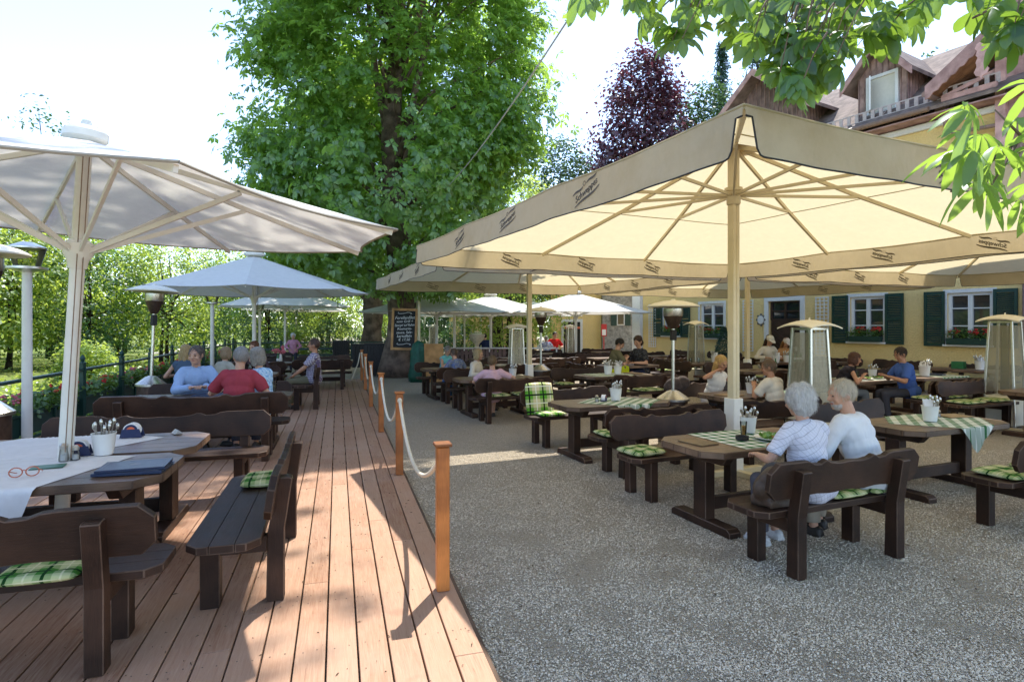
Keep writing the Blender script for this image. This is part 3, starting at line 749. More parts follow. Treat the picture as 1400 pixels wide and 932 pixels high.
def person(label, pos, face, ztop, group=None, seat=.49, lean=8, yaw=0, pitch=8, LH=None, RH=None, skin=None, shirt=None, sleeve='short', pants=(.05, .05, .06), shorts=False, shoe=(.03, .025, .02),
           hair='short', hc=(.12, .08, .05), female=False, beard=None, near=False, stand=False, cap_=None, glasses=False, roll=0, z0=0.0, scale=None, knees=0, elbow=1.0, ears=True):
    sk = skin or SKIN; z0 = z0
    s = scale or max(.88, min(1.22, (ztop - z0 - seat) / .885)) if not stand else (ztop - z0) / 1.72
    root = thing('person', label, 'person', (pos[0], pos[1], z0), face - PI / 2, group)
    vox = (.011 if near else .017) * s
    sz = seat if not stand else .86 * s; fw = .9 if female else 1.0
    Lr = R(lean); U = Vector((0, math.sin(Lr), math.cos(Lr))); Fd = Vector((0, math.cos(Lr), -math.sin(Lr)))
    Pv = Vector((0, 0, sz + .09 * s)); B = lambda t, f=0.0: Pv + U * (t * s) + Fd * (f * s)
    T = Matrix.Rotation(-Lr, 4, 'X')
    # where the joints are
    Nk = B(.50); sh = {sd: B(.445) + Vector((sd * .175 * fw * s, 0, 0)) for sd in (-1, 1)}
    up = (U + Vector((0, 0, .6))).normalized(); Hc = Nk + up * (.165 * s) + Vector((0, .03 * s, 0))
    HM = Matrix.Translation(Hc) @ Matrix.Rotation(R(yaw), 4, 'Z') @ Matrix.Rotation(R(-pitch), 4, 'X') @ Matrix.Rotation(R(roll), 4, 'Y') @ Matrix.Scale(s * 1.06, 4)
    def torso(mb, k, low=True, top=True):
        def e(t, f, rx, ry, rz): mb.ell((0, 0, 0), (rx * k * s * fw, ry * k * s, rz * k * s), 16, 10, 0, Matrix.Translation(B(t, f)) @ T)
        if low: e(.0, -.01, .175 / (fw if female else 1), .135, .12)
        e(.12, 0, .155, .118, .13); e(.24, .005, .155, .118, .13); e(.35, .01, .170, .118, .12)
        if female: e(.32, .075, .125, .06, .06)
        cap(mb, sh[-1] + U * (-.015 * s) + Vector((.03 * s, 0, 0)), sh[1] + U * (-.015 * s) - Vector((.03 * s, 0, 0)), .066 * k * s, .066 * k * s)
        if top:
            e(.43, -.005, .12, .085, .075)
    arms = {}
    for sd, tg in ((-1, LH), (1, RH)):
        tg = tg or (sd * .20, .30, .22)
        tgt = Pv + Vector((tg[0] * s, tg[1] * s, (tg[2] - .0) * s)); el, wr = ik(sh[sd], tgt, .285 * s, .255 * s, (sd * elbow, -.35, -1.0)); arms[sd] = (sh[sd], el, wr)
    mb = MB(); torso(mb, 1.0)
    cap(mb, B(.46), Hc - up * (.06 * s) - Vector((0, .015 * s, 0)), .058 * s * fw, .054 * s * fw)
    # head
    mb.ell((0, 0, 0.012), (.074, .094, .104), 18, 14, 0, HM); mb.ell((0, .028, -.055), (.056, .060, .058), 14, 10, 0, HM); mb.ell((0, .068, -.088), (.026, .020, .020), 10, 8, 0, HM)
    mb.ell((0, .082, .028), (.048, .014, .012), 10, 6, 0, HM)
    cap(mb, HM @ Vector((0, .086, .015)), HM @ Vector((0, .106, -.020)), .010 * s, .0155 * s, 8)
    for sd in (-1, 1):
        mb.ell((sd * .046, .070, -.025), (.020, .018, .020), 10, 8, 0, HM)
        if ears: mb.ell((sd * .076, -.008, .0), (.012, .020, .032), 8, 8, 0, HM)
    legs = {}
    for sd in (-1, 1):
        S_, E_, W_ = arms[sd]
        cap(mb, S_, E_, .050 * s * fw, .040 * s * fw); cap(mb, E_, E_.lerp(W_, .35), .041 * s * fw, .040 * s * fw); cap(mb, E_.lerp(W_, .35), W_, .040 * s * fw, .027 * s * fw)
        hp = Pv + Vector((sd * .088 * s, .02 * s, -.015 * s))
        if stand: kn = hp + Vector((sd * .01, .02, -.41 * s)); an = kn + Vector((0, -.03, -.40 * s)); an.z = .07 * s
        else:
            kn = Vector((sd * (.11 + .02 * knees) * s, .45 * s, sz + .045 * s)); an = Vector((sd * (.11 + .03 * knees) * s, (.40 + .07 * (sd > 0)) * s, .08 * s))
        legs[sd] = (hp, kn, an)
        cap(mb, hp, kn, .082 * s, .054 * s); cap(mb, kn, kn.lerp(an, .35), .052 * s, .054 * s); cap(mb, kn.lerp(an, .35), an, .054 * s, .034 * s)
        cap(mb, an - Vector((0, .02 * s, .03 * s)), an + Vector((0, .13 * s, -.045 * s)), .035 * s, .028 * s)
    def extra(out):
        # the two hands: palm, four curled fingers and a thumb; eyes and mouth
        for sd in (-1, 1):
            S_, E_, W_ = arms[sd]; d = (W_ - E_).normalized(); dn = Vector((0, 0, -1)); dn = (dn - d * dn.dot(d))
            dn = dn.normalized() if dn.length > .2 else Vector((0, 1, 0)); sx = d.cross(dn).normalized()
            Mh = Matrix((( sx.x, d.x, -dn.x, W_.x), (sx.y, d.y, -dn.y, W_.y), (sx.z, d.z, -dn.z, W_.z), (0, 0, 0, 1))) @ Matrix.Scale(s * fw, 4)
            hb = MB(); hb.ell((0, .045, 0), (.040, .054, .016), 12, 8, 0, Mh)
            for i, (fx, L) in enumerate(((-.030, .070), (-.010, .080), (.011, .075), (.030, .058))):
                p0 = Mh @ Vector((fx * .9, .082, 0)); p1 = Mh @ Vector((fx * 1.05, .082 + L * .45, -.006)); p2 = Mh @ Vector((fx * 1.05, .082 + L * .78, -.026)); p3 = Mh @ Vector((fx, .082 + L * .86, -.045))
                hb.tube([p0, p1, p2, p3], [.0095 * s, .0088 * s, .0078 * s, .0055 * s], 7)
            ts = -sd if False else (1 if (sx.x * sd) < 0 else -1)
            hb.tube([Mh @ Vector((ts * .030, .022, -.004)), Mh @ Vector((ts * .055, .052, -.014)), Mh @ Vector((ts * .052, .082, -.026))], [.013 * s, .0105 * s, .007 * s], 7)
            out.add(hb.v, hb.f, 0)
        for sd in (-1, 1):
            e = MB(); e.ell((sd * .031, .083, .008), (.012, .008, .006), 8, 6, 0, HM); out.add(e.v, e.f, 1)
            e = MB(); e.ell((sd * .031, .090, .031), (.020, .006, .005), 8, 6, 0, HM); out.add(e.v, e.f, 3)
        e = MB(); e.ell((0, .085, -.052), (.024, .009, .007), 10, 6, 0, HM); out.add(e.v, e.f, 2)
    fuse('body', mb, vox, [sk, EYEM, LIPM, hairmat(hc)], root, 3, extra=extra)
    # clothes
    if shirt:
        c, kind, c2 = (shirt + ('plain', (.8, .8, .8)))[:3] if isinstance(shirt[0], tuple) else (shirt, 'plain', (.8, .8, .8))
        mb = MB(); torso(mb, 1.14)
        for sd in (-1, 1):
            S_, E_, W_ = arms[sd]
            if sleeve == 'none': continue
            cap(mb, S_ + Vector((-sd * .02 * s, 0, -.005)), S_.lerp(E_, .35), .071 * s * fw, .066 * s * fw)
            if sleeve == 'short': cone(mb, S_.lerp(E_, .3), S_.lerp(E_, .78), .066 * s * fw, .065 * s * fw)
            else:
                cap(mb, S_.lerp(E_, .3), E_, .060 * s * fw, .053 * s * fw); cone(mb, E_, W_.lerp(E_, .1), .052 * s * fw, .042 * s * fw)
        cone(mb, B(.40), B(.495, -.005), .085 * s * fw, .072 * s * fw)
        st = fuse('shirt', mb, vox * .9, clothmat(c, kind, c2), root, 4, nz=.024 if near else .012, ns_=9, bias=.011)
        if sleeve == 'long' or kind == 'plaid' or near:
            MB().tube([B(.498) + Vector((.068 * s * math.cos(a), .064 * s * math.sin(a) , .008 * math.sin(a))) for a in np.linspace(PI * .6, PI * 2.4, 14)], .013 * s, 6).build('collar', clothmat(c, 'plain', c2) if kind == 'plain' else clothmat(c2), st, smooth=True)
    mb = MB()
    mb.ell((0, 0, 0), (.186 * s, .148 * s, .115 * s), 16, 10, 0, Matrix.Translation(B(-.015, -.005)) @ T)
    for sd in (-1, 1):
        hp, kn, an = legs[sd]
        cap(mb, hp, hp.lerp(kn, .55), .092 * s, .076 * s); cone(mb, hp.lerp(kn, .5), kn if not shorts else hp.lerp(kn, .88), .078 * s, .068 * s)
        if not shorts: cap(mb, kn, kn.lerp(an, .3), .066 * s, .066 * s); cone(mb, kn.lerp(an, .2), kn.lerp(an, .93), .066 * s, .058 * s)
    fuse('trousers', mb, vox * 1.1, clothmat(pants), root, 4, nz=.008, ns_=10)
    for sd in (-1, 1):
        an = legs[sd][2]; mb = MB()
        cap(mb, an - Vector((0, .035 * s, .035 * s)), an + Vector((0, .14 * s, -.045 * s)), .044 * s, .036 * s); mb.box((an.x, an.y + .055 * s, .012), (.085 * s, .26 * s, .024))
        fuse('shoe', mb, .012, plain('shoe leather', shoe, .5, .2), root, 2)
    # hair
    hm = MB(); kw = dict(nz=.007, ns_=60)
    if hair != 'bald': hm.ell((0, -.018, .030), (.083, .100, .100), 18, 12, 0, HM)
    else: hm.ell((0, -.030, .0), (.081, .080, .058), 18, 10, 0, HM)
    if hair in ('bob', 'long', 'pony', 'puffy'):
        hm.ell((0, -.040, -.025), (.088, .072, .10), 16, 10, 0, HM); hm.ell((0, -.02, .05), (.088, .10, .085), 16, 10, 0, HM)
    if hair == 'puffy':
        hm.ell((0, -.03, .03), (.105, .115, .115), 18, 12, 0, HM); hm.ell((0, -.05, -.03), (.095, .075, .085), 16, 10, 0, HM); kw = dict(nz=.013, ns_=34)
    if hair == 'bob':
        for sd in (-1, 1): hm.ell((sd * .070, .005, -.035), (.026, .045, .085), 12, 10, 0, HM)
    if hair == 'long':
        for sd in (-1, 0, 1): cap(hm, HM @ Vector((sd * .07, -.03 - .03 * (sd == 0), -.02)), HM @ Vector((sd * .075, -.04 - .04 * (sd == 0), -.22)), .045 * s, .030 * s)
    if hair == 'pony': cap(hm, HM @ Vector((0, -.11, .03)), HM @ Vector((0, -.16, -.10)), .035 * s, .018 * s); hm.ell((0, -.11, .06), (.035, .035, .035), 10, 8, 0, HM)
    ho = fuse('hair', hm, .009 * s if near else .013 * s, hairmat(hc), root, 2, **kw)
    if near: strands(ho, hc, HM.translation)
    if beard:
        hm = MB(); hm.ell((0, .030, -.072), (.058, .058, .046), 14, 10, 0, HM); hm.ell((0, .082, -.040), (.030, .012, .008), 10, 6, 0, HM)
        fuse('beard', hm, .008 * s, hairmat(beard), root, 1, nz=.005, ns_=70)
    if cap_:
        cm = MB(); cm.ell((0, -.008, .050), (.090, .108, .085), 18, 12, 0, HM); cm.prism([(.075 * math.cos(a), .06 + .13 * math.sin(a)) for a in np.linspace(0, PI, 12)], .045, .056, 0, HM @ Matrix.Rotation(R(-8), 4, 'X'), 'z')
        fuse('cap', cm, .010, clothmat(cap_), root, 2)
    if glasses:
        gm = MB()
        for sd in (-1, 1):
            gm.tube([HM @ Vector((sd * .034 + .024 * math.cos(a), .104, .008 + .019 * math.sin(a))) for a in np.linspace(0, 2 * PI, 13)], .0022, 5); gm.tube([HM @ Vector((sd * .06, .10, .012)), HM @ Vector((sd * .083, .0, .012))], .002, 5)
        gm.build('glasses', BLACKT, root)
    return root
# ------------------------------------------------------------------ vegetation
BARK = woodmat('furrowed bark', (.06, .040, .028), (.27, .19, .14), (9, 9, 2), .9, 5, 1.0)
BARKD = woodmat('dark bark', (.018, .013, .010), (.075, .055, .04), (9, 9, 2), .9, 5, 1.0)
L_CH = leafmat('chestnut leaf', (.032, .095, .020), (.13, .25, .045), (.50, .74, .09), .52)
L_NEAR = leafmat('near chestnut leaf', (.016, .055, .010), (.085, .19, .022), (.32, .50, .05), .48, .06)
L_WOOD = leafmat('woodland leaf', (.06, .14, .022), (.21, .31, .05), (.58, .70, .10), .55, .05)
L_BUSH = leafmat('bush leaf', (.015, .055, .020), (.060, .14, .035), (.16, .32, .06), .4)
L_PLANT = leafmat('geranium leaf', (.03, .09, .018), (.12, .22, .04), (.35, .50, .08), .4)
L_FAR = leafmat('far tree leaf', (.028, .065, .030), (.080, .135, .050), (.12, .22, .06), .35)
L_COP = leafmat('copper beech leaf', (.028, .012, .018), (.085, .030, .036), (.20, .05, .08), .32, .06)
L_CON = leafmat('conifer needles', (.010, .035, .022), (.030, .075, .040), (.05, .12, .05), .2)
def quads_mesh(name, V, Q, mat):
    me = bpy.data.meshes.new(name); nv, nq = len(V), len(Q)
    me.vertices.add(nv); me.vertices.foreach_set('co', np.asarray(V, np.float32).ravel())
    me.loops.add(nq * 4); me.loops.foreach_set('vertex_index', np.asarray(Q, np.int32).ravel())
    me.polygons.add(nq); me.polygons.foreach_set('loop_start', np.arange(0, nq * 4, 4, dtype=np.int32)); me.polygons.foreach_set('loop_total', np.full(nq, 4, np.int32))
    me.materials.append(mat); me.update(calc_edges=True); return me
def nrm(a): return a / np.maximum(np.linalg.norm(a, axis=1, keepdims=True), 1e-6)
def leaves(C, Nn, size, fingers=5, width=.36, droop=.25, rng=RNG, fine=False):
    """palmate (or single) leaves at C facing Nn"""
    N = len(C); size = np.broadcast_to(size, (N,))[:, None]
    r = rng.normal(size=(N, 3)); t = nrm(np.cross(Nn, r)); b = np.cross(Nn, t)
    VV = []; QQ = []; o = 0
    angs = [0.0] if fingers == 1 else list(np.linspace(-2.0, 2.0, fingers))
    for k, a in enumerate(angs):
        ln = (1 - .12 * abs(a)) * size * rng.uniform(.8, 1.15, (N, 1))
        d = math.cos(a) * t + math.sin(a) * b; s = -math.sin(a) * t + math.cos(a) * b
        dr = droop * rng.uniform(.4, 1.4, (N, 1)); w = width * ln * rng.uniform(.8, 1.1, (N, 1)) * .5
        dn = np.array([0, 0, -1.0])
        P = lambda f: C + d * ln * f - Nn * ln * dr * f * f * .5 + dn * ln * dr * f * f * .5
        if not fine:
            vs = np.stack([P(.06), P(.62) + s * w, P(1.0), P(.62) - s * w], 1); q = np.array([[0, 1, 2, 3]])
        else:
            fr = [.05, .3, .55, .78, .92, 1.0]; ww = [.10, .52, .92, 1.0, .62, .04]; rows = []
            for f_, w_ in zip(fr, ww):
                up = Nn * w * w_ * .30
                rows += [P(f_) + s * w * w_ + up, P(f_), P(f_) - s * w * w_ + up]
            vs = np.stack(rows, 1); q = np.array([x for i in range(5) for x in ((3 * i, 3 * i + 3, 3 * i + 4, 3 * i + 1), (3 * i + 1, 3 * i + 4, 3 * i + 5, 3 * i + 2))])
        n = vs.shape[1]; VV.append(vs.reshape(-1, 3)); idx = (np.arange(N) * n)[:, None, None] + q[None] + o; QQ.append(idx.reshape(-1, 4)); o += N * n
    return np.concatenate(VV), np.concatenate(QQ)
def clump_leaves(cen, n, spread, ctr, outw=.7, up=.5, rng=RNG):
    """n leaves round every clump centre, facing mostly outward and up"""
    C = np.repeat(cen, n, 0) + rng.normal(size=(len(cen) * n, 3)) * np.array(spread)
    o = nrm(C - np.asarray(ctr)); Nn = nrm(o * outw + np.array([0, 0, up]) + rng.normal(size=C.shape) * .45)
    return C, Nn
def crown_points(n, profile, z0, z1, rng=RNG, shell=.55, wob=.18, seed=0, sy=1.0):
    """clump centres inside a crown whose radius at height z is profile(z), lobed and uneven"""
    out = []
    while len(out) < n:
        z = rng.uniform(z0, z1); a = rng.uniform(0, 2 * PI)
        R0 = profile((z - z0) / (z1 - z0))
        R0 *= 1 + wob * 2 * mnoise.noise((math.cos(a) * 1.6 + seed, math.sin(a) * 1.6, z * .35))
        rr = R0 * (shell + (1 - shell) * rng.random()) if rng.random() < .8 else R0 * math.sqrt(rng.random())
        if rng.random() > (R0 / 6.5 + .15): continue
        out.append((rr * math.cos(a), rr * math.sin(a) * sy, z))
    return np.array(out)
def limbs(mb, base, tips, r0, seed=0, n=6):
    rn = random.Random(seed)
    for t in tips:
        b = Vector(base) + Vector((0, 0, rn.uniform(-.4, .4))); t = Vector(t); m1 = b.lerp(t, .35) + Vector((rn.uniform(-.2, .2), rn.uniform(-.2, .2), .25)) * (t - b).length * .25; m2 = b.lerp(t, .7) + Vector((rn.uniform(-.1, .1), rn.uniform(-.1, .1), .12)) * (t - b).length * .3
        mb.tube([b, m1, m2, t], [r0, r0 * .7, r0 * .4, r0 * .12], n)
def simple_tree(label, mat, bark, h, r, z0, nclump, nleaf, lsize, spread, trunk_r, seed, prof=None, fingers=1, width=.6, double=False, name='tree', cat='tree', up=.5):
    rng = np.random.default_rng(seed); root = thing(name, label, cat)
    prof = prof or (lambda t: r * (math.sin(PI * min(1, .12 + .86 * t)) ** .6))
    cen = crown_points(nclump, prof, z0, h, rng, seed=seed * 3.1)
    C, Nn = clump_leaves(cen, nleaf, spread, (0, 0, z0 + (h - z0) * .4), up=up, rng=rng)
    V, Q = leaves(C, Nn, lsize * rng.uniform(.7, 1.25, len(C)), fingers, width, .3, rng)
    link('crown', quads_mesh('crown', V, Q, mat), root)
    mb = MB(); rn = random.Random(seed)
    for k in range(2 if double else 1):
        lean = Vector((rn.uniform(-.6, .6), rn.uniform(-.6, .6), 0)) * (1.2 if double else .5); b0 = Vector((.3 * k, .1 * k, 0))
        pts = [b0 + lean * (q * q) + Vector((.08 * math.sin(q * 7 + k), .06 * math.cos(q * 5), h * .85 * q)) for q in np.linspace(0, 1, 9)]
        mb.tube(pts, [trunk_r * (1.35 if i == 0 else 1) * (1 - .85 * i / 8) for i in range(9)], 8)
        idx = rng.choice(len(cen), min(14, len(cen)), False)
        limbs(mb, b0 + lean * .25 + Vector((0, 0, z0 + (h - z0) * .3)), [tuple(c) for c in cen[idx]], trunk_r * .38, seed)
    mb.build('trunk', bark, root, smooth=True, fix=False); return root

def big_chestnut(loc, label, h=19, z0=3.2, seed=5, R0=4.65, nclump=1500, trunk_r=.50, leafn=36, window=True):
    rng = np.random.default_rng(seed); root = thing('chestnut_tree', label, 'tree', loc)
    K = [(0, .42), (.04, .80), (.10, .97), (.3, 1.0), (.55, .98), (.75, .86), (.9, .58), (1, .15)]
    def prof(t):
        for (a, x), (b, y) in zip(K, K[1:]):
            if a <= t <= b: return R0 * (x + (y - x) * (t - a) / (b - a))
        return R0 * .1
    cen = crown_points(nclump, prof, z0, h, rng, shell=.72, wob=.2, seed=seed)
    if window:
        v = np.array([-loc[0], -loc[1]]); v = v / np.linalg.norm(v); along = cen[:, :2] @ v; side = np.abs(cen[:, 0] * -v[1] + cen[:, 1] * v[0] + .0)
        keep = ~((along > -1) & (side < np.where(cen[:, 2] < 6.3, 1.05, .75) + .2 * np.sin(cen[:, 2] * 3)) & (rng.random(len(cen)) < np.where(cen[:, 2] < 6.3, .80, np.where(cen[:, 2] < 9.0, .80, np.where(cen[:, 2] < 11, .25, .5))))); cen = cen[keep]
        gap = np.array([mnoise.noise((x * .45, y * .45, z * .45)) for x, y, z in cen]); cen = cen[gap > -.26]
    if window:
        e = rng.normal(size=(330, 3)); e = nrm(e) * rng.uniform(.35, 1, (330, 1)) * np.array([4.8, 4.0, 3.0]) + np.array([-2.6 - loc[0], 20.2 - loc[1], 16.8]); e2 = rng.normal(size=(20, 3)); e2 = nrm(e2) * rng.uniform(.3, 1, (20, 1)) * np.array([2.7, 2.3, 1.2]) + np.array([-1.0 - loc[0], 13.2 - loc[1], 16.6]); cen = np.concatenate([cen, e, e2])  # further clumps above the frame, added to dapple the deck and near parasol
    C, Nn = clump_leaves(cen, leafn, (.42, .42, .26), (0, 0, h * .35), .75, .45, rng)
    V, Q = leaves(C, Nn, rng.uniform(.10, .30, len(C)), 5, .60, .45, rng)
    link('crown', quads_mesh('crown', V, Q, L_CH), root)
    mb = MB(); n = 18; pts = []; rs = []
    for i, q in enumerate(np.linspace(0, 1, 26)):
        z = q * h * .9; pts.append((.18 * math.sin(z * .55), .12 * math.sin(z * .4 + 1), z)); rs.append(trunk_r * (1 + .45 * math.exp(-z * 2.2)) * (1 - q) ** .75 * (1 + .06 * math.sin(z * 3.1)) + .03)
    o = len(mb.v); mb.tube(pts, rs, n)
    for i in range(o, len(mb.v)):
        x, y, z = mb.v[i]; k = 1 + .10 * mnoise.noise((x * 3, y * 3, z * .8)) + .05 * mnoise.noise((x * 9, y * 9, z * 2)); c = pts[min(25, int(z / (h * .9) * 25))]
        mb.v[i] = (c[0] + (x - c[0]) * k, c[1] + (y - c[1]) * k, z)
    idx = rng.choice(len(cen), 46, False)
    for i in idx:
        c = cen[i]; zb = max(3.0, min(h * .6, c[2] - 2.4)); limbs(mb, (.18 * math.sin(zb * .55), .12 * math.sin(zb * .4 + 1), zb), [tuple(c)], trunk_r * .22 * (1 - zb / h) + .03, int(i), 7)
    for k, (dx, dy) in enumerate(((.6, -.3), (-.5, -.5), (1.1, .2), (.25, -.8))): limbs(mb, (0, 0, 7.4), [(dx * 2.2, dy * 2.2, 15.5 + k)], .17, 90 + k, 8)
    if window: limbs(mb, (.1, 0, 11.0), [(1.0, -5.5, 16.2), (3.2, -7.4, 16.6), (2.4, -9.0, 16.4), (4.2, -8.2, 16.5), (1.2, -2, 16.6), (-1.5, -1.8, 16.5)], .15, 7, 7)
    mb.build('trunk', BARK, root, smooth=True, fix=False); return root
def conifer(label, h, r, seed, mat=L_CON):
    rng = np.random.default_rng(seed); root = thing('conifer_tree', label, 'tree'); C = []; D = []
    for z in np.arange(h * .08, h * .99, h / 44):
        rr = r * (1 - z / h) ** .8 + .15; nb = 9
        for k in range(nb):
            a = rng.uniform(0, 2 * PI); L = rr * rng.uniform(.65, 1.1)
            for q in np.linspace(.15, 1, 12):
                C.append((L * q * math.cos(a), L * q * math.sin(a), z - .28 * L * q * q + rng.normal() * .1)); D.append((math.cos(a) * .5, math.sin(a) * .5, .8))
    C = np.array(C) + rng.normal(size=(len(C), 3)) * .12; Nn = nrm(np.array(D) + rng.normal(size=C.shape) * .5)
    C = np.repeat(C, 2, 0) + rng.normal(size=(len(C) * 2, 3)) * .12; Nn = np.repeat(Nn, 2, 0)
    V, Q = leaves(C, Nn, rng.uniform(.25, .55, len(C)), 1, .34, .5, rng); link('crown', quads_mesh('crown', V, Q, mat), root)
    MB().tube([(0, 0, 0), (0, 0, h * .97)], [r * .09, .03], 8).build('trunk', BARKD, root, smooth=True); return root
def bush(label, mat, r, h, seed, n=60, nl=30, ls=.11, name='shrub', cat='shrub'):
    rng = np.random.default_rng(seed); root = thing(name, label, cat)
    cen = crown_points(n, lambda t: r * math.sqrt(max(.02, 1 - (t * .95) ** 2)), .15, h, rng, shell=.5, wob=.25, seed=seed)
    C, Nn = clump_leaves(cen, nl, (.16, .16, .13), (0, 0, 0), rng=rng); V, Q = leaves(C, Nn, ls * rng.uniform(.7, 1.3, len(C)), 1, .6, .3, rng)
    link('foliage', quads_mesh('foliage', V, Q, mat), root)
    mb = MB(); limbs(mb, (0, 0, 0), [tuple(c) for c in cen[:10]], .035, seed); mb.build('stems', BARKD, root, smooth=True, fix=False); return root
def blossoms(mb, pts, r, rng):
    for p in pts:
        for k in range(6):
            c = np.array(p) + rng.normal(size=3) * r * .45; mb.ell(tuple(c), (r * .5, r * .5, r * .42), 6, 4)
PETAL = plain('red geranium petal', (.55, .03, .025), .7, .25, 40); PETALP = plain('pink petal', (.62, .16, .20), .7, .2, 40)
def planter_fill(root, L, w, z, seed, n=260, flowers=10, petal=PETAL, ls=.07, spread=.13, oy=0.0):
    rng = np.random.default_rng(seed); cen = np.stack([rng.uniform(-L / 2, L / 2, n), oy + rng.uniform(-w / 2, w / 2, n), z + rng.uniform(0, spread * 1.6, n)], 1)
    C, Nn = clump_leaves(cen, 3, (.05, .05, .04), (0, 0, z - .5), .4, .7, rng); V, Q = leaves(C, Nn, ls * rng.uniform(.7, 1.3, len(C)), 1, .85, .3, rng)
    link('leaves', quads_mesh('leaves', V, Q, L_PLANT), root)
    mb = MB(); blossoms(mb, [(rng.uniform(-L / 2, L / 2), oy + rng.uniform(-w / 2, w / 2), z + spread * rng.uniform(.9, 1.9)) for _ in range(flowers)], .045, rng); mb.build('blossoms', petal, root, smooth=True, fix=False)
# ------------------------------------------------------------------ ground, deck
def gravelmat():
    m, nt, ns, ls = newmat('pale crushed gravel'); v = coords(ns, ls, (1, 1, 1), False)
    def vor(scale, out='Color', feat='F1'):
        n = ns.new('ShaderNodeTexVoronoi'); n.feature = feat; n.inputs['Scale'].default_value = scale; n.inputs['Randomness'].default_value = 1
        ls.new(v, n.inputs['Vector']); return n.outputs[out]
    s1 = sep(ns, ls, vor(68)); s2 = sep(ns, ls, vor(140))
    c1 = ramp(ns, ls, s1[0], [(0, (.36, .30, .22)), (.4, (.68, .57, .42)), (.8, (.82, .71, .54)), (1, (.90, .81, .66))])
    c2 = ramp(ns, ls, s2[1], [(0, (.33, .27, .20)), (.5, (.66, .56, .41)), (1, (.84, .74, .57))])
    col = mixc(ns, ls, .45, c1, c2)
    col = mixc(ns, ls, ramp(ns, ls, vor(68, 'Distance', 'DISTANCE_TO_EDGE'), [(0, (.75, .75, .75)), (.10, (0, 0, 0))]), col, (.10, .085, .065))
    md = noise(ns, ls, v, 4.5, 6, .7); col = mixc(ns, ls, ramp(ns, ls, md, [(.46, (0, 0, 0)), (.70, (.5, .5, .5))]), col, (.50, .41, .295))
    big = noise(ns, ls, v, .9, 5, .6); col = mixc(ns, ls, ramp(ns, ls, big, [(.35, (0, 0, 0)), (.75, (.5, .5, .5))]), col, (.46, .385, .285))
    h = mth(ns, ls, 'ADD', mth(ns, ls, 'MULTIPLY', vor(68, 'Distance'), -1.0), mth(ns, ls, 'MULTIPLY', vor(140, 'Distance'), -.6))
    h = mth(ns, ls, 'ADD', h, mth(ns, ls, 'MULTIPLY', noise(ns, ls, v, 5, 5), 1.2))
    return finish(m, ns, ls, col, .95, h, 1.0, .03, .15)
GRAV = gravelmat()
def deckmat():
    m, nt, ns, ls = newmat('weathered red deck boards'); v = coords(ns, ls, (1, 1, 1), False)
    ge = ns.new('ShaderNodeNewGeometry'); rp = ge.outputs['Random Per Island']
    av = ns.new('ShaderNodeVectorMath'); av.operation = 'ADD'; ls.new(v, av.inputs[0]); ls.new(mth(ns, ls, 'MULTIPLY', rp, 90.0), av.inputs[1])
    mp = ns.new('ShaderNodeMapping'); mp.inputs['Scale'].default_value = (22, 1.3, 22); ls.new(av.outputs[0], mp.inputs[0])
    g = noise(ns, ls, mp.outputs[0], 3.2, 7, .68, 1.0); kn = noise(ns, ls, av.outputs[0], 2.6, 3, .5, .6)
    base = ramp(ns, ls, rp, [(0, (.23, .100, .050)), (.5, (.30, .150, .084)), (1, (.38, .215, .135))])
    col = mixc(ns, ls, ramp(ns, ls, g, [(.35, (0, 0, 0)), (.70, (.8, .8, .8))]), base, (.46, .29, .19))
    col = mixc(ns, ls, ramp(ns, ls, g, [(.24, (.8, .8, .8)), (.36, (0, 0, 0))]), col, (.13, .055, .028))
    col = mixc(ns, ls, ramp(ns, ls, kn, [(.66, (0, 0, 0)), (.74, (.55, .55, .55))]), col, (.24, .125, .075))
    w = noise(ns, ls, v, 1.1, 6, .7); col = mixc(ns, ls, ramp(ns, ls, w, [(.45, (0, 0, 0)), (.75, (.4, .4, .4))]), col, (.44, .33, .25))
    return finish(m, ns, ls, col, .62, g, .35, .004, .3)
def deck():
    mb = MB(); rn = random.Random(4); wd = .167; y0, y1 = -4.5, 17.75; n = 33
    for k in range(n):
        x1 = -k * wd - .004; x0 = x1 - wd + .010; y = y0; off = rn.uniform(0, 3.5); cuts = [y0]; yy = y0 + off
        while yy < y1 - .6:
            if yy > y0 + .5: cuts.append(yy)
            yy += 4.0
        cuts.append(y1)
        for a, b in zip(cuts, cuts[1:]): mb.box(((x0 + x1) / 2, (a + b) / 2, .044 + rn.uniform(-.0012, .0012)), (x1 - x0, b - a - .004, .030))
    scr = plain('dark screw head', (.05, .045, .04), .5, .2, metal=.5)
    o = mb.build('deck', [deckmat(), scr], bevel=.003)
    sm = MB()
    for k in range(n):
        for j in range(36):
            for q in (.28, .72):
                x = -(k + q) * wd + rn.uniform(-.004, .004); y = y0 + .3 + j * .6 + rn.uniform(-.012, .012)
                if y < 8: sm.add([(x + .0045 * math.cos(a), y + .0045 * math.sin(a), .0606) for a in np.linspace(0, 2 * PI, 7)[:-1]], [(0, 1, 2, 3, 4, 5)])
    so_ = sm.build('deck_screws', scr, fix=False); so_.location = (-.06, 2.95, 0); so_.rotation_euler = (0, 0, AD); tag(so_, kind='structure'); o.location = (-.06, 2.95, 0); o.rotation_euler = (0, 0, AD); tag(o, kind='structure')
    mb = MB()
    for k in range(38): mb.box((-2.75, y0 + .3 + k * .6, .014), (5.4, .06, .028))
    mb.box((.010, (y0 + y1) / 2, .025), (.022, y1 - y0, .05))
    o = mb.build('deck_joists', woodmat('joist wood', (.06, .035, .02), (.12, .075, .05), (16, 1, 16), .8)); o.location = (-.06, 2.95, 0); o.rotation_euler = (0, 0, AD); tag(o, kind='structure')
deck()
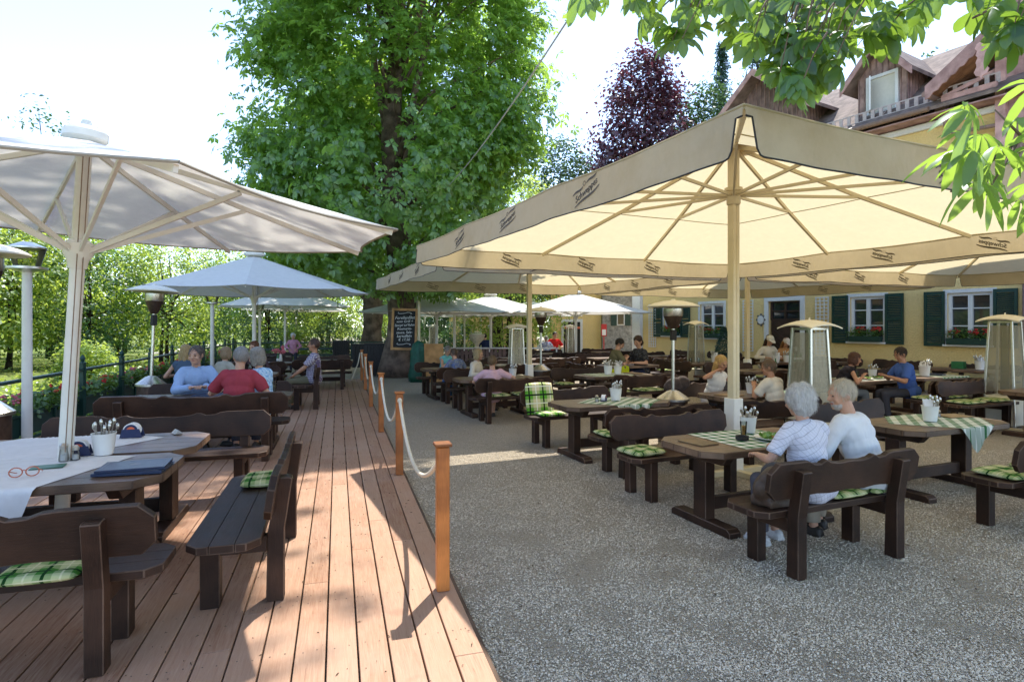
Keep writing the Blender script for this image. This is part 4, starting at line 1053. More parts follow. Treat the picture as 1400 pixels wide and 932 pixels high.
def DK_(x, y, z=DZ):                                # point in the frame of the deck (x to the right of its right edge, y along it)
    p = Vector((-.06, 2.95, 0)) + DB * x + DA * y; return Vector((p.x, p.y, z))
# gravel yard, meadow, path
fl = lambda d: -7.0 - .295 * (d - 8.1)
mb = MB(); mb.add([(fl(-30) - .3, -30, 0), (60, -30, 0), (60, 95, 0), (fl(95) - .3, 95, 0)], [(0, 1, 2, 3)]); tag(mb.build('gravel_yard', GRAV), kind='structure')
def meadowmat():
    m, nt, ns, ls = newmat('sunny meadow'); v = coords(ns, ls, (1, 1, 1), False); a = noise(ns, ls, v, .5, 5, .6); b = noise(ns, ls, v, 14, 6, .75)
    col = mixc(ns, ls, .5, ramp(ns, ls, a, [(.35, (.13, .19, .04)), (.65, (.32, .34, .11))]), ramp(ns, ls, b, [(.3, (.05, .10, .02)), (.7, (.24, .28, .09))])); return finish(m, ns, ls, col, .95, b, .6, .1, .1)
MEADOW = meadowmat()
mb = MB(); n = 40; vs = []; fs = []
for j in range(n + 1):
    for i in range(n + 1):
        x = -320 + 640 * i / n; y = -120 + 640 * j / n; d = max(0, (fl(y) - 18) - x); z = -.06 - .0 + (.0 if x > fl(y) - 20 else min(14, d * .16)) ; vs.append((x, y, z))
for j in range(n):
    for i in range(n): fs.append((j * (n + 1) + i, j * (n + 1) + i + 1, (j + 1) * (n + 1) + i + 1, (j + 1) * (n + 1) + i))
tag(mb.add(vs, fs).build('meadow', MEADOW, smooth=True), kind='structure')
mb = MB(); mb.add([(fl(2) - 8, 2, -.05), (fl(2) - 5.8, 2, -.05), (fl(60) - 6, 60, -.05), (fl(60) - 8.6, 60, -.05)], [(0, 1, 2, 3)])
tag(mb.build('path', plain('pale gravel path', (.52, .46, .38), .95, .2, 6, .2)), kind='structure')

# ------------------------------------------------------------------ the inn
def plaster(name, c, rough=1.0):
    m, nt, ns, ls = newmat(name); v = coords(ns, ls, (1, 1, 1), False); a = noise(ns, ls, v, 22, 5, .6); b = noise(ns, ls, v, 1.2, 5, .65)
    col = mixc(ns, ls, .5, ramp(ns, ls, a, [(.3, tuple(x * .82 for x in c)), (.7, tuple(x * 1.08 for x in c))]), ramp(ns, ls, b, [(.35, tuple(x * .85 for x in c)), (.7, c)])); return finish(m, ns, ls, col, .92, a, .8 * rough, .05, .15)
YEL = plaster('yellow roughcast plaster', (.84, .62, .27)); WHT = plaster('white limewash', (.74, .73, .70), .3)
ROOFM = woodmat('weathered roof tiles', (.10, .075, .065), (.22, .165, .14), (1, 6, 6), .85)
BOARDM = woodmat('weathered brown boards', (.18, .115, .10), (.40, .27, .24), (14, 14, 1), .8)
TRIM = woodmat('faded red brown trim', (.36, .20, .18), (.54, .34, .31), (3, 3, 3), .7)
SOFFIT = woodmat('orange brown soffit boards', (.22, .10, .05), (.40, .20, .10), (2, 14, 14), .7)
GREENS = plain('dark green shutter paint', (.010, .042, .030), .45, .2, 10, .05)
FRAME = plain('white window paint', (.72, .72, .70), .5, .05)
DOORM = woodmat('dark brown door', (.025, .012, .008), (.075, .035, .022), (12, 12, 1), .5)
E_ANG = math.atan2(-.857, .515)
inn = thing('inn_building', 'long yellow plastered inn with green shutters and wooden dormers in its roof', 'building', (11.7, 17.3, 0), E_ANG)
def P_(name, mat, mb, parent=None, **k): return mb.build(name, mat, parent or inn, **k)
ops = []
WIN = [(1.39, .52, 1.33, 2.75, True), (-1.31, .52, 1.35, 2.75, True), (-7.31, .58, 1.36, 2.72, False), (-9.42, .48, 1.42, 2.70, True), (5.4, .52, 1.33, 2.75, True)]
for c, h, a, b, s in WIN: ops.append((c - h, c + h, a, b))
ops.append((-4.14 - .62, -4.14 + .62, .0, 2.72))
xs = sorted({-11.3, 8.6} | {o[0] for o in ops} | {o[1] for o in ops}); zs = sorted({0, 7.62} | {o[2] for o in ops} | {o[3] for o in ops})
mb = MB()
for x0, x1 in zip(xs, xs[1:]):
    for z0, z1 in zip(zs, zs[1:]):
        cx, cz = (x0 + x1) / 2, (z0 + z1) / 2
        if any(o[0] < cx < o[1] and o[2] < cz < o[3] for o in ops): continue
        mb.add([(x0, 0, z0), (x1, 0, z0), (x1, 0, z1), (x0, 0, z1)], [(0, 1, 2, 3)])
for o in ops:
    a, b, z0, z1 = o; q = [(a, z0), (b, z0), (b, z1), (a, z1)]
    for i in range(4):
        (xa, za), (xb, zb) = q[i], q[(i + 1) % 4]; mb.add([(xa, 0, za), (xb, 0, zb), (xb, .22, zb), (xa, .22, za)], [(0, 1, 2, 3)])
mb.box((-1.35, 2.9, 3.8), (19.88, 5.3, 7.6)); P_('wall', YEL, mb, fix=False)
for c, h, a, b, s in WIN:
    mb = MB(); y = .10
    for xx, w in ((c - h + .04, .08), (c + h - .04, .08), (c, .11)): mb.box((xx, y, (a + b) / 2), (w, .07, b - a))
    for zz, w in ((a + .04, .08), (b - .04, .08)): mb.box((c, y, zz), (2 * h - .17, .066, w))
    for sx in (-1, 1):
        for t in (.36, .70): mb.box((c + sx * h * .5, y, a + (b - a) * t), (h - .12, .03, .03))
    w = P_('window', FRAME, mb)
    P_('pane', PANE, MB().box((c, .14, (a + b) / 2), (2 * h - .02, .01, b - a - .02)), w)
    P_('sill', WHT, MB().box((c, -.06, a - .03), (2 * h + .14, .16, .05)), w, bevel=.006)
    P_('surround', WHT, MB().box((c - h - .05, -.008, (a + b) / 2), (.10, .02, b - a)).box((c + h + .05, -.008, (a + b) / 2), (.10, .02, b - a)).box((c, -.008, b + .05), (2 * h + .2, .02, .10)), w)
    if s:
        for sx in (-1, 1):
            x0 = c + sx * (h + .30); mb = MB(); W, Hh = .52, b - a + .12; zc = (a + b) / 2; y = -.06
            for q in (-1, 1): mb.box((x0 + q * (W / 2 - .035), y, zc), (.07, .04, Hh))
            for zz in (zc - Hh / 2 + .05, zc, zc + Hh / 2 - .05): mb.box((x0, y, zz), (W - .145, .038, .10))
            n = 26
            for k in range(n):
                zz = zc - Hh / 2 + .13 + k * (Hh - .26) / (n - 1)
                if abs(zz - zc) < .07: continue
                mb.box((0, 0, 0), (W - .145, .010, .042), 0, Matrix.Translation((x0, y, zz)) @ Matrix.Rotation(R(-38), 4, 'X'))
            P_('shutter', GREENS, mb)
mb = MB(); c = -4.14
mb.box((c, .12, 1.05), (1.14, .06, 2.02))
for k in range(-4, 9):
    for sg in (-1, 1):
        z = .12 + k * .16; 
        if 0.1 < z < 1.75: mb.bar((c + sg * .05, .082, z), (c + sg * .5, .082, min(1.98, z + .34)), .03, .012)
dr = P_('door', DOORM, mb)
mb = MB()
for xx in (-.57, -.02, .53): mb.box((c + xx, .12, 2.36), (.07, .06, .60))
for zz in (2.07, 2.36, 2.67): mb.box((c - .02, .118, zz), (1.16, .05, .05))
P_('fanlight_frame', DOORM, mb, dr); P_('pane', PANE, MB().box((c, .15, 2.37), (1.1, .01, .62)), dr)
P_('handle', STEEL, MB().box((c + .42, .06, 1.05), (.04, .05, .16)).bar((c + .42, .03, 1.08), (c + .30, .03, 1.08), .02, .02), dr)
P_('door_surround', WHT, MB().box((c - .70, -.02, 1.38), (.16, .05, 2.76)).box((c + .70, -.02, 1.38), (.16, .05, 2.76)).box((c, -.02, 2.80), (1.56, .052, .16)))
for x0, w in ((-5.59, .42), (-2.73, .42), (-10.55, .40), (3.1, .42)):
    mb = MB()
    for k in range(4): mb.box((x0 - w / 2 + k * w / 3, -.05, 1.85), (.028, .02, 1.9))
    for k in range(17): mb.box((x0, -.068, .92 + k * .116), (w + .04, .014, .028))
    P_('trellis', FRAME, mb)
mb = MB(); c = (-5.05, -.03, 2.06)
mb.prism([((.17 + .035 * math.cos(a * 8)) * math.cos(a) + c[0], (.20 + .035 * math.cos(a * 8)) * math.sin(a) + c[2]) for a in np.linspace(0, 2 * PI, 65)[:-1]], -.05, 0)
pq = P_('plaque', plain('grey wrought plaque rim', (.16, .15, .13), .5, .3), mb); P_('plaque_face', WHT, MB().prism([(.13 * math.cos(a) + c[0], .15 * math.sin(a) + c[2]) for a in np.linspace(0, 2 * PI, 25)[:-1]], -.062, -.051), pq)
P_('pilaster', WHT, MB().box((-11.45, -.03, 3.8), (.5, .3, 7.6))); P_('cornice', WHT, MB().box((-1.2, -.05, 7.54), (19.9, .12, .18)), bevel=.02)
# roof, gutter, snow guard
th = .09
mb = MB(); A, Bz = (-.62, 7.88), (2.7, 10.6); C_ = (6.2, 7.5)
mb.prism([A, Bz, C_, (C_[0], C_[1] - th), (Bz[0], Bz[1] - th), (A[0], A[1] - th)], -11.8, 8.8, axis='x')
P_('roof', ROOFM, mb)
P_('eave_boards', TRIM, MB().box((-1.5, -.30, 7.68), (20.4, .60, .04)))
mb = MB(); mb.tube([(-11.8, -.68, 7.82), (.7, -.68, 7.82)], .075, 10); P_('gutter', plain('brown gutter metal', (.22, .14, .10), .5, .2), mb, smooth='auto')
mb = MB()
for zz in (8.10, 8.36): mb.box((-2.6, -.34, zz), (9.6, .03, .035))
for k in range(40): mb.box((-7.2 + k * .24, -.34, 8.23), (.10, .035, .25))
for k in range(8): mb.bar((-7.2 + k * 1.3, -.34, 8.12), (-7.2 + k * 1.3, .12, 8.44), .03, .03)
P_('snow_guard', plain('pale snow guard', (.50, .42, .40), .6, .2), mb)
def dormer(xc, hw, z0, zp, za, win, dep=2.6, oh=.34):
    mb = MB(); mb.prism([(xc - hw, z0), (xc + hw, z0), (xc + hw, zp), (xc, za), (xc - hw, zp)], 0.02, dep); d = P_('dormer', BOARDM, mb)
    mb = MB(); n = int(hw * 2 / .17)
    for k in range(n + 1):
        x = xc - hw + 2 * hw * k / n; top = zp + (za - zp) * (1 - abs(x - xc) / hw); mb.box((x, .005, (z0 + top) / 2), (.035, .03, top - z0 - .02))
    for k in range(int(dep / .17)): mb.box((xc + hw + .005, .12 + k * .17, (z0 + zp) / 2), (.03, .035, zp - z0)); 
    P_('battens', BOARDM, mb, d)
    mb = MB(); sl = (za - zp) / hw
    for s in (-1, 1):
        e = (xc + s * (hw + oh), zp - sl * oh); r = (xc, za)
        mb.prism([(e[0], e[1]), (r[0], r[1]), (r[0], r[1] + .12), (e[0], e[1] + .12)], -oh - .1, dep + .3)
    P_('dormer_roof', ROOFM, mb, d)
    mb = MB()
    for s in (-1, 1):
        e = (xc + s * (hw + oh), zp - sl * oh)
        mb.prism([(e[0], e[1] - .14), (xc, za - .14), (xc, za + .10), (e[0], e[1] + .10)], -oh - .14, -oh - .105)
    P_('barge_board', TRIM, mb, d)
    if win:
        x0, x1, a, b = win; mb = MB()
        mb.box((x0, -.03, (a + b) / 2), (.09, .09, b - a)).box((x1, -.03, (a + b) / 2), (.09, .09, b - a)).box(((x0 + x1) / 2, -.03, b), (x1 - x0 + .085, .088, .09)).box(((x0 + x1) / 2, -.03, a), (x1 - x0 + .085, .088, .09))
        P_('window_frame', FRAME, mb, d)
        P_('window_reveal', plain('pale room plaster', (.62, .60, .52), .9, .05), MB().box(((x0 + x1) / 2, -.008, (a + b) / 2), (x1 - x0 - .09, .012, b - a - .09)), d)
        mb = MB(); M = Matrix.Translation((x0 + .06, -.05, 0)) @ Matrix.Rotation(R(-62), 4, 'Z'); w = (x1 - x0) * .5
        for q in (0, w): mb.box((q, 0, (a + b) / 2), (.05, .04, b - a - .12), 0, M)
        for t in (.04, .35, .66, .96): mb.box((w / 2, 0, a + .06 + (b - a - .12) * t), (w - .055, .036, .04), 0, M)
        P_('casement', FRAME, mb, d); mb = MB(); mb.box((w / 2, 0, (a + b) / 2), (w - .04, .006, b - a - .14), 0, M); P_('casement_pane', PANE, mb, d)
dormer(-.86, .70, 8.0, 9.55, 10.35, (-1.26, -.42, 8.3, 9.45))
dormer(-5.0, 1.7, 7.9, 9.55, 10.95, None, 2.4, .5)
# gabled wing at the right end
mb = MB(); mb.prism([(2.25, 4.15), (8.55, 4.15), (8.55, 8.7), (5.4, 11.15), (2.25, 8.7)], -.16, -.006); P_('wing_wall', YEL, mb)
mb = MB(); mb.prism([(2.26, 4.2), (8.54, 4.2), (8.54, 8.7), (5.4, 11.1), (2.26, 8.7)], -.20, -.165)
for k in range(32): mb.box((2.28 + k * .2, -.21, 6.4), (.04, .02, 4.4))
P_('wing_boards', TRIM, mb)
sl = .72; mb = MB()
for s in (-1, 1):
    e = (5.4 + s * 4.65, 11.55 - sl * 4.65); mb.prism([e, (5.4, 11.55), (5.4, 11.68), (e[0], e[1] + .13)], -.95, 3.5)
wr = P_('wing_roof', ROOFM, mb)
mb = MB()
for s in (-1, 1):
    for k in range(20):
        y0 = -.93 + k * .15; 
        if y0 > .5: break
        e = (5.4 + s * 4.6, 11.52 - sl * 4.6); mb.prism([(e[0], e[1] - .025), (5.4, 11.495), (5.4, 11.52), (e[0], e[1])], y0, y0 + .142)
P_('soffit', SOFFIT, mb, wr)
mb = MB()
for s in (-1, 1):
    n = 46; top = []; bot = []
    for k in range(n + 1):
        q = k / n; x = 5.4 + s * 4.65 * (1 - q); z = 11.60 - sl * 4.65 * (1 - q); top.append((x, z + .10)); bot.append((x, z - .24 - .05 * abs(math.sin(k * PI / 2.0 + .4)) - .03 * (k % 2)))
    poly = top + bot[::-1]
    for k in range(n): mb.prism([top[k], top[k + 1], bot[k + 1], bot[k]], -1.0, -.955)
P_('fretted_barge_board', TRIM, mb, wr)
mb = MB(); px, pz = 2.05, 8.5
pl = [(0, .55), (.10, .50), (.14, .40), (.09, .33), (.12, .22), (.08, .15), (.12, .04), (.10, -.08), (.16, -.20), (.11, -.31), (.03, -.34), (0, -.42)]
poly = [(px + a, pz + b) for a, b in pl] + [(px - a, pz + b) for a, b in pl[::-1][1:-1]]
mb.prism(poly, -1.03, -.99); P_('fretwork_pendant', TRIM, mb, wr)
mb = MB(); mb.bar((.95, -.5, 8.02), (2.2, -.5, 8.02), .10, .14).bar((.95, -.5, 8.06), (2.2, -.22, 8.5), .09, .1); P_('roof_bracket', TRIM, mb, wr)
mb = MB(); mb.tube([(.72, -.95, 8.16), (.72, .6, 8.16)], .08, 10); mb.box((.85, -.25, 7.85), (.24, .24, .36)); mb.tube([(.9, -.22, 7.7), (.92, -.22, 7.35), (1.1, -.2, 7.12), (2.5, -.30, 7.0), (2.62, -.30, 6.6), (2.62, -.28, 4.2), (2.62, -.08, 4.0), (2.62, -.08, .1)], .055, 10); P_('downpipe', plain('red brown downpipe', (.26, .17, .14), .5, .2), mb, smooth='auto')
P_('corner_post', TRIM, MB().box((2.2, -.23, 6.4), (.22, .22, 4.6)))
# window boxes standing on the sills of the inn
EM = Matrix.Translation((11.7, 17.3, 0)) @ Matrix.Rotation(E_ANG, 4, 'Z')
for (c, h, a, b, s), lab in zip(WIN, ['window box of red geraniums on the sill nearest the right edge', 'window box of red geraniums under the window left of the square heater hood', 'window box of red flowers on the white window without shutters', 'window box of geraniums on the farthest shuttered window', 'window box of geraniums at the near end of the inn']):
    if c > 4: continue
    r_ = thing('flower_box', lab, 'flower box', EM @ Vector((c, -.10, a)), E_ANG, 'flower boxes on the inn windows')
    MB().prism([(-h + .05, 0), (h - .05, 0), (h - .03, .17), (-h + .03, .17)], -.09, .07).build('box', GREENM, r_, bevel=.006); planter_fill(r_, 2 * h - .1, .15, .17, int(c * 7) + 150, 200, 14, PETAL, .06, .14)

# ------------------------------------------------------------------ far buildings
annex = thing('stone_annex', 'grey rubble stone wing with a small green shuttered window beyond the white pilaster', 'building', (6.85, 36, 0), R(-4))
STONE = plain('rubble stone', (.27, .255, .22), .95, .5, 5, 1.0)
MB().box((0, 1.5, 2.4), (2.7, 3, 4.8)).build('wall', STONE, annex); MB().prism([(-1.6, 4.7), (1.6, 4.7), (1.6, 4.82), (-1.6, 4.82)], -.5, 3.4).build('roof', ROOFM, annex)
wn = MB().box((-.25, -.02, 2.25), (.46, .06, .74)).build('window', FRAME, annex); MB().box((-.25, -.055, 2.25), (.36, .02, .64)).build('pane', PANE, wn)
for s in (-1, 1): MB().box((-.25 + s * .42, -.04, 2.25), (.34, .05, .80)).build('shutter', GREENS, annex)
yb = thing('yellow_outbuilding', 'small yellow outbuilding with a white framed doorway left of the stone wing', 'building', (3.2, 36.6, 0), R(-4))
MB().box((.75, 1.5, 2.3), (3.1, 3, 4.6)).build('wall', YEL, yb); MB().box((.75, 1.5, 4.66), (3.5, 3.8, .12)).build('roof', ROOFM, yb)
df = MB().box((.5, -.03, 1.1), (1.3, .08, 2.3)).build('doorway_frame', WHT, yb); MB().box((.5, -.08, 1.05), (1.0, .03, 2.05)).build('door', plain('dark doorway', (.02, .018, .012), .8), yb); MB().box((.5, -.1, 1.72), (1.0, .03, .13)).build('door_rail', ORNG, yb)
ps = MB().box((5.45, 35.2, 1.58), (.32, .10, .72)).box((5.45, 35.2, .61), (.06, .06, 1.22)).build('notice_board', REDM); tag(ps, 'narrow red notice board between the yellow wall and the stone wall', 'sign')
MB().box((5.45, 35.14, 1.45), (.22, .02, .34)).build('notice', PAPER, ps)
fb = thing('far_cottage', 'yellow cottage half hidden behind trunks and white parasols', 'building', (-1.4, 44, 0))
MB().box((0, 2, 1.5), (6.5, 4, 3.0)).build('wall', YEL, fb); MB().prism([(-3.7, 2.9), (0, 5.0), (3.7, 2.9)], -.5, 4.5).build('roof', ROOFM, fb)
for k in range(3):
    w_ = MB().box((-2 + 2 * k, -.02, 1.35), (.8, .06, 1.1)).build('window', FRAME, fb); MB().box((-2 + 2 * k, -.06, 1.35), (.66, .02, .96)).build('pane', PANE, w_)
# ------------------------------------------------------------------ placing: gravel side
GRP_B = 'dark wooden garden benches'; GRP_T = 'dark wooden garden tables'
FACE_A = AG + PI / 2; FACE_CAM = AG - PI / 2
def gl(T, bx, ay, z=0): return Vector((T[0], T[1], z)) + GB * bx + GA * ay
TABLES = {}
def set_(key, T, tl, front=None, back=None, fs=(0, -.95), bs=(0, .95), rz=AG, kind=None):
    t = (kind or TABLE)((T[0], T[1], 0), rz, tl, GRP_T); TABLES[key] = t
    c, s = math.cos(rz), math.sin(rz); f = lambda x, y: (T[0] + c * x - s * y, T[1] + s * x + c * y, 0)
    if front: BENCH(f(*fs), rz + PI, front, GRP_B)
    if back: BENCH(f(*bs), rz, back, GRP_B)
    return t
set_('S1', (2.31, 5.73), 'dark table with salad plate and menu board in front of the white haired couple', 'bench with its back to the camera on which the white haired couple sits', 'bench with a tufted green cushion on its left end, behind the couple\'s table', (-.20, -1.0), (-.05, 1.0))
set_('S2', (1.40, 8.53), 'dark table with a draped checked cloth near the bench with the tall plaid cushion', 'bench with a cushion on its left end, before the table with the draped cloth', 'bench with a tall plaid cushion leaning against its backrest', (-.02, -1.03), (-.1, .98))
set_('S3', (-.36, 12.45), 'dark table at which the woman in the cream cardigan and the man in pink sit', 'bench with its back to the camera that the man in pink leans on', 'bench on which the woman in the cream cardigan sits', (-.03, -.95), (0, .95))
set_('S4', (-1.47, 15.3), 'dark table of the woman in the turquoise top left of the wire heater', 'short bench on which the person in the grey blue shirt sits', 'bench on which the woman in the turquoise top sits')
set_('S1b', (4.75, 6.75), 'dark table with a green and white striped cloth hanging off its corner', 'bench cut off by the right edge with green cushions on its seat', 'bench whose wavy back shows behind the head of the white haired man', (-.25, -1.2), (.05, .98))
set_('S2b', (3.85, 9.55), 'dark table at which the blonde woman rests her head on her hand', 'bench on which the man in the cream T-shirt sits', 'bench on which the blonde woman sits', (-.72, -1.05), (.05, .95))
set_('S3b', (2.25, 13.2), 'dark table with checked cloth and white pots left of the thin heater pole', 'bench with two green cushions under its back, left of the thin heater pole', 'bench behind the table with checked cloth and white pots', (.05, -.95), (-.2, .95))
set_('RE', (9.05, 9.95), 'dark table cut off by the right edge of the photo', None, 'bench with long green cushions facing the camera at the right edge', bs=(-.35, .95))
set_('TB', (7.15, 12.1), 'dark table with plates between the black tank top and the blue T-shirt', None, 'bench behind the table with plates')
BENCH((8.18, 11.15, 0), AG + PI, 'bench with its back to the camera on which the man in the blue T-shirt sits', GRP_B)
set_('TB2', (9.0, 12.9), 'dark table with a white pot behind the man in blue', None, 'bench behind the table with the white pot, near the yellow wall')
set_('M1', (5.45, 17.3), 'dark table with two clear glasses beside the conifer in a pot', 'bench before the table with two clear glasses', 'bench behind the table with two clear glasses')
set_('M2', (6.15, 14.6), 'dark table behind the cream parasol pole', 'bench before the table behind the cream parasol pole', 'bench behind the table behind the cream parasol pole')
set_('M3', (3.2, 16.4), 'dark table of the man in the olive shirt and the woman in black')
BENCH(gl((3.2, 16.4), -1.35, 0), AG + PI / 2, 'bench on which the man in the olive shirt sits', GRP_B)
BENCH(gl((3.2, 16.4), 1.35, 0), AG - PI / 2, 'bench on which the woman in black sits', GRP_B)
set_('M4', (8.2, 17.9), 'dark table at the brown door where two people in hats eat', 'bench before the table of the two people in hats', 'bench on which the two people in hats sit')
far_sets = [('table', (.1, 16.6)), ('table', (1.0, 19.6)), ('table', (-.6, 19.9)), ('table', (3.4, 20.2)), ('table', (5.6, 21.6)), ('table', (-1.2, 23.2)), ('table', (1.8, 23.5)), ('table', (4.2, 25.0))]
for i, (k, T) in enumerate(far_sets):
    set_('F%d' % i, T, 'dark wooden table among the bare sets in front of the white parasols', 'dark wooden bench among the bare sets in front of the white parasols', 'dark wooden bench among the bare sets in front of the white parasols')
for i, x in enumerate((-8.3, -6.35, -2.0, -.1, 1.9)):
    p = EM @ Vector((x, -.62, 0)); BENCH((p.x, p.y, 0), E_ANG, ['bench against the yellow wall under the farthest window', 'bench against the yellow wall under the window without shutters', 'bench against the yellow wall right of the brown door', 'bench against the yellow wall between the two near windows', 'bench against the yellow wall under the window nearest the right edge'][i], GRP_B)
    if i in (2, 4):
        p = EM @ Vector((x, -1.5, 0)); TABLE((p.x, p.y, 0), E_ANG, ['', '', 'dark table by the yellow wall right of the brown door', '', 'dark table by the yellow wall holding a green box and cutlery'][i], GRP_T)
# cushions
def cush(p, rz, lab, z=.481, kind=None, group='plaid seat cushions', sc=None): return (kind or CUSH)((p[0], p[1], z), rz, lab, group, sc)
FRB = lambda T, fs: gl(T, *fs)
cush(gl((2.31, 5.73), -.62, .93), AG + .1, 'tufted green plaid cushion on the left end of the bench behind the couple\'s table', sc=(1.05, 1.0, 1.2))
cush(gl((2.31, 5.73), -.05, -.93), AG, 'pale plaid cushion under the white haired woman', sc=(1, 1, 1))
cush(gl((2.31, 5.73), .36, -.93), AG + .15, 'green plaid cushion under the white haired man', sc=(1, 1, 1))
cush(gl((1.40, 8.53), -.55, -.97), AG, 'green plaid cushion on the left end of the bench before the draped table')
c_ = cush(gl((1.40, 8.53), -.62, 1.07), AG, 'tall light plaid cushion leaning upright on a bench back', z=.70, kind=CUSH2, sc=(1.2, 1.3, 1.0)); c_.rotation_euler = (R(78), 0, AG)
cush(gl((1.40, 8.53), -.55, .80), AG, 'light plaid cushion on the seat below the upright cushion', kind=CUSH2, sc=(1.1, .9, 1))
cush(gl((4.75, 6.75), -.72, -1.14), AG, 'green plaid cushion on the bench at the right edge, nearest the striped cloth', sc=(1.15, 1, 1))
cush(gl((4.75, 6.75), -.15, -1.14), AG, 'green plaid cushion half hidden by the bench back at the right edge', sc=(1.15, 1, 1))
cush(gl((4.75, 6.75), -.6, .9), AG, 'green cushion left of the table with the striped cloth')
cush(gl((9.05, 9.95), -.75, .88), AG, 'long green cushion on the left end of the bench facing the camera', sc=(1.5, 1, 1)); cush(gl((9.05, 9.95), .0, .88), AG, 'green cushion beside the table at the right edge', sc=(1.4, 1, 1))
cush((7.75, 11.05), AG, 'green cushion under the man in the blue T-shirt', sc=(1.2, 1, 1)); cush((8.35, 11.3), AG, 'green cushion seen under the bench back right of the man in blue', sc=(1.4, 1, 1))
cush(gl((2.25, 13.2), -.45, -.9), AG, 'small green cushion seen under the left part of a bench back'); cush(gl((2.25, 13.2), .3, -.9), AG, 'long green cushion seen under the right part of a bench back', sc=(1.6, 1, 1))
cush(gl((2.25, 13.2), -.75, .9), AG, 'green cushion behind the table with white pots')
cush(gl((5.45, 17.3), -.4, .9), AG, 'green cushion left of the table with two glasses', sc=(1.6, 1, 1)); cush(gl((5.45, 17.3), .4, .9), AG, 'green cushion right of the table leg below two glasses', sc=(1.4, 1, 1))
cush(gl((6.15, 14.6), .5, .9), AG, 'green cushion right of the cream pole', sc=(1.6, 1, 1)); cush(gl((-.36, 12.45), -.3, -.9), AG, 'yellow green cushion under the man in pink', sc=(1.2, 1, 1)); cush(gl((-.36, 12.45), .3, -.9), AG, 'yellow green cushion right of the man in pink', sc=(1.3, 1, 1))

# cloths and small things on the gravel tables
def on(T, x, y, z=.762): return gl(T, x, y, z)
CHECK45 = checks('green white checked cloth laid slantwise', (.72, .73, .66), (.045, .15, .055), .125, -R(40))
def cloth(T, lab, me, rz=AG, z=0): o = link('tablecloth', me); o.location = (T[0], T[1], z); o.rotation_euler = (0, 0, rz); return tag(o, lab, 'tablecloth', 'checked tablecloths')
cloth((2.31, 5.73), 'green white checked cloth under the salad plate', drape(.85, .85, (0, .05), CHECK, 0, seed=1))
cloth((1.40, 8.53), 'checked cloth laid slantwise with a point hanging over the front edge', drape(.95, .95, (.15, -.05), CHECK45, R(40), seed=2))
cloth((4.75, 6.75), 'green and white striped cloth with a corner hanging down', drape(1.0, 1.0, (.12, .0), CHECK45, R(40), seed=3))
cloth((2.25, 13.2), 'checked cloth under two white pots', drape(1.0, .8, (-.1, 0), CHECK, 0, seed=4)); cloth((3.85, 9.55), 'checked cloth beside the man in the cream T-shirt', drape(.8, .8, (.5, -.1), CHECK45, R(40), seed=5))
cloth((9.0, 12.9), 'checked cloth on the table behind the man in blue', drape(.9, .9, (.3, 0), CHECK, 0, seed=6)); cloth((7.15, 12.1), 'checked cloth under the plates of the man in blue', drape(.8, .8, (0, .1), CHECK, 0, seed=7))
MENUB(on((2.31, 5.73), -.62, .02, .762), AG + .1, 'wooden menu board on the left end of the couple\'s table', 'menu boards'); PLATE(on((2.31, 5.73), .10, -.15, .768), 0, 'white plate of salad before the white haired woman', 'plates', 1.15)
PLATE(on((2.31, 5.73), .55, -.15, .768), .6, 'white plate before the white haired man', 'plates'); TUMBA(on((2.31, 5.73), .02, .12, .768), 0, 'amber drink in a tall glass on the couple\'s table', 'glasses'); TUMB(on((2.31, 5.73), .6, .12, .768), 0, 'clear tumbler near the white haired man', 'glasses')
POT(on((2.31, 5.73), .18, .22, .768), 1, 'white cutlery pot behind the salad plate', 'white cutlery pots', 1.25)
ab = tag(MB().lathe([(.05, 0), (.06, .005), (.06, .04), (.045, .035), (.04, .01), (0, .01)], 16).build('ashtray', BLACKT, smooth='auto'), 'small black ashtray on the checked cloth left of the salad', 'ashtray'); ab.location = on((2.31, 5.73), -.16, -.05, .768)
POT(on((1.40, 8.53), .12, .02, .768), 2, 'white cutlery pot on the slantwise checked cloth', 'white cutlery pots', 1.35); SHAKER(on((1.40, 8.53), -.22, -.02, .768), 0, 'salt shaker left of the white pot on the draped cloth', 'salt shakers', 1.2); COAST(on((1.40, 8.53), -.08, .02, .768), AG + .8, 'beer mat holder between shaker and white pot', 'beer mat holders')
POT(on((4.75, 6.75), -.02, -.02, .768), 3, 'white cutlery pot on the striped cloth', 'white cutlery pots', 1.35); COAST(on((4.75, 6.75), .22, .1, .768), AG + .6, 'beer mat holder on the striped cloth', 'beer mat holders', 1.25); SHAKER(on((4.75, 6.75), .42, .16, .768), 0, 'shaker on the striped cloth right of the beer mats', 'salt shakers'); MENUB(on((4.75, 6.75), .62, .12, .766), AG + 1.4, 'wooden menu board on the right end of the striped cloth table', 'menu boards', (1.15, 1.15, 1))
POT(on((3.85, 9.55), -.02, -.02), 1, 'white pot beside the blonde woman\'s elbow', 'white cutlery pots', 1.3); MENUB(on((3.85, 9.55), -.55, -.1), AG + .3, 'wooden menu board left of the cream pole', 'menu boards', (1.3, 1.2, 1)); FOLD(on((3.85, 9.55), .45, .1, .768), AG + 1.3, 'dark menu folder near the man in the cream T-shirt', 'menu folders')
POT(on((2.25, 13.2), -.1, .05, .768), 1, 'left one of two white pots on the checked cloth', 'white cutlery pots', 1.5); POT(on((2.25, 13.2), .12, .0, .768), 4, 'right one of two white pots on the checked cloth', 'white cutlery pots', 1.4); MENUB(on((2.25, 13.2), .6, .1, .762), AG + .2, 'dark menu on the right end of the table with white pots', 'menu boards', 1.2)
POT(on((-.36, 12.45), .45, .1), 2, 'white cutlery pot near the raised hand of the man in pink', 'white cutlery pots', 1.3)
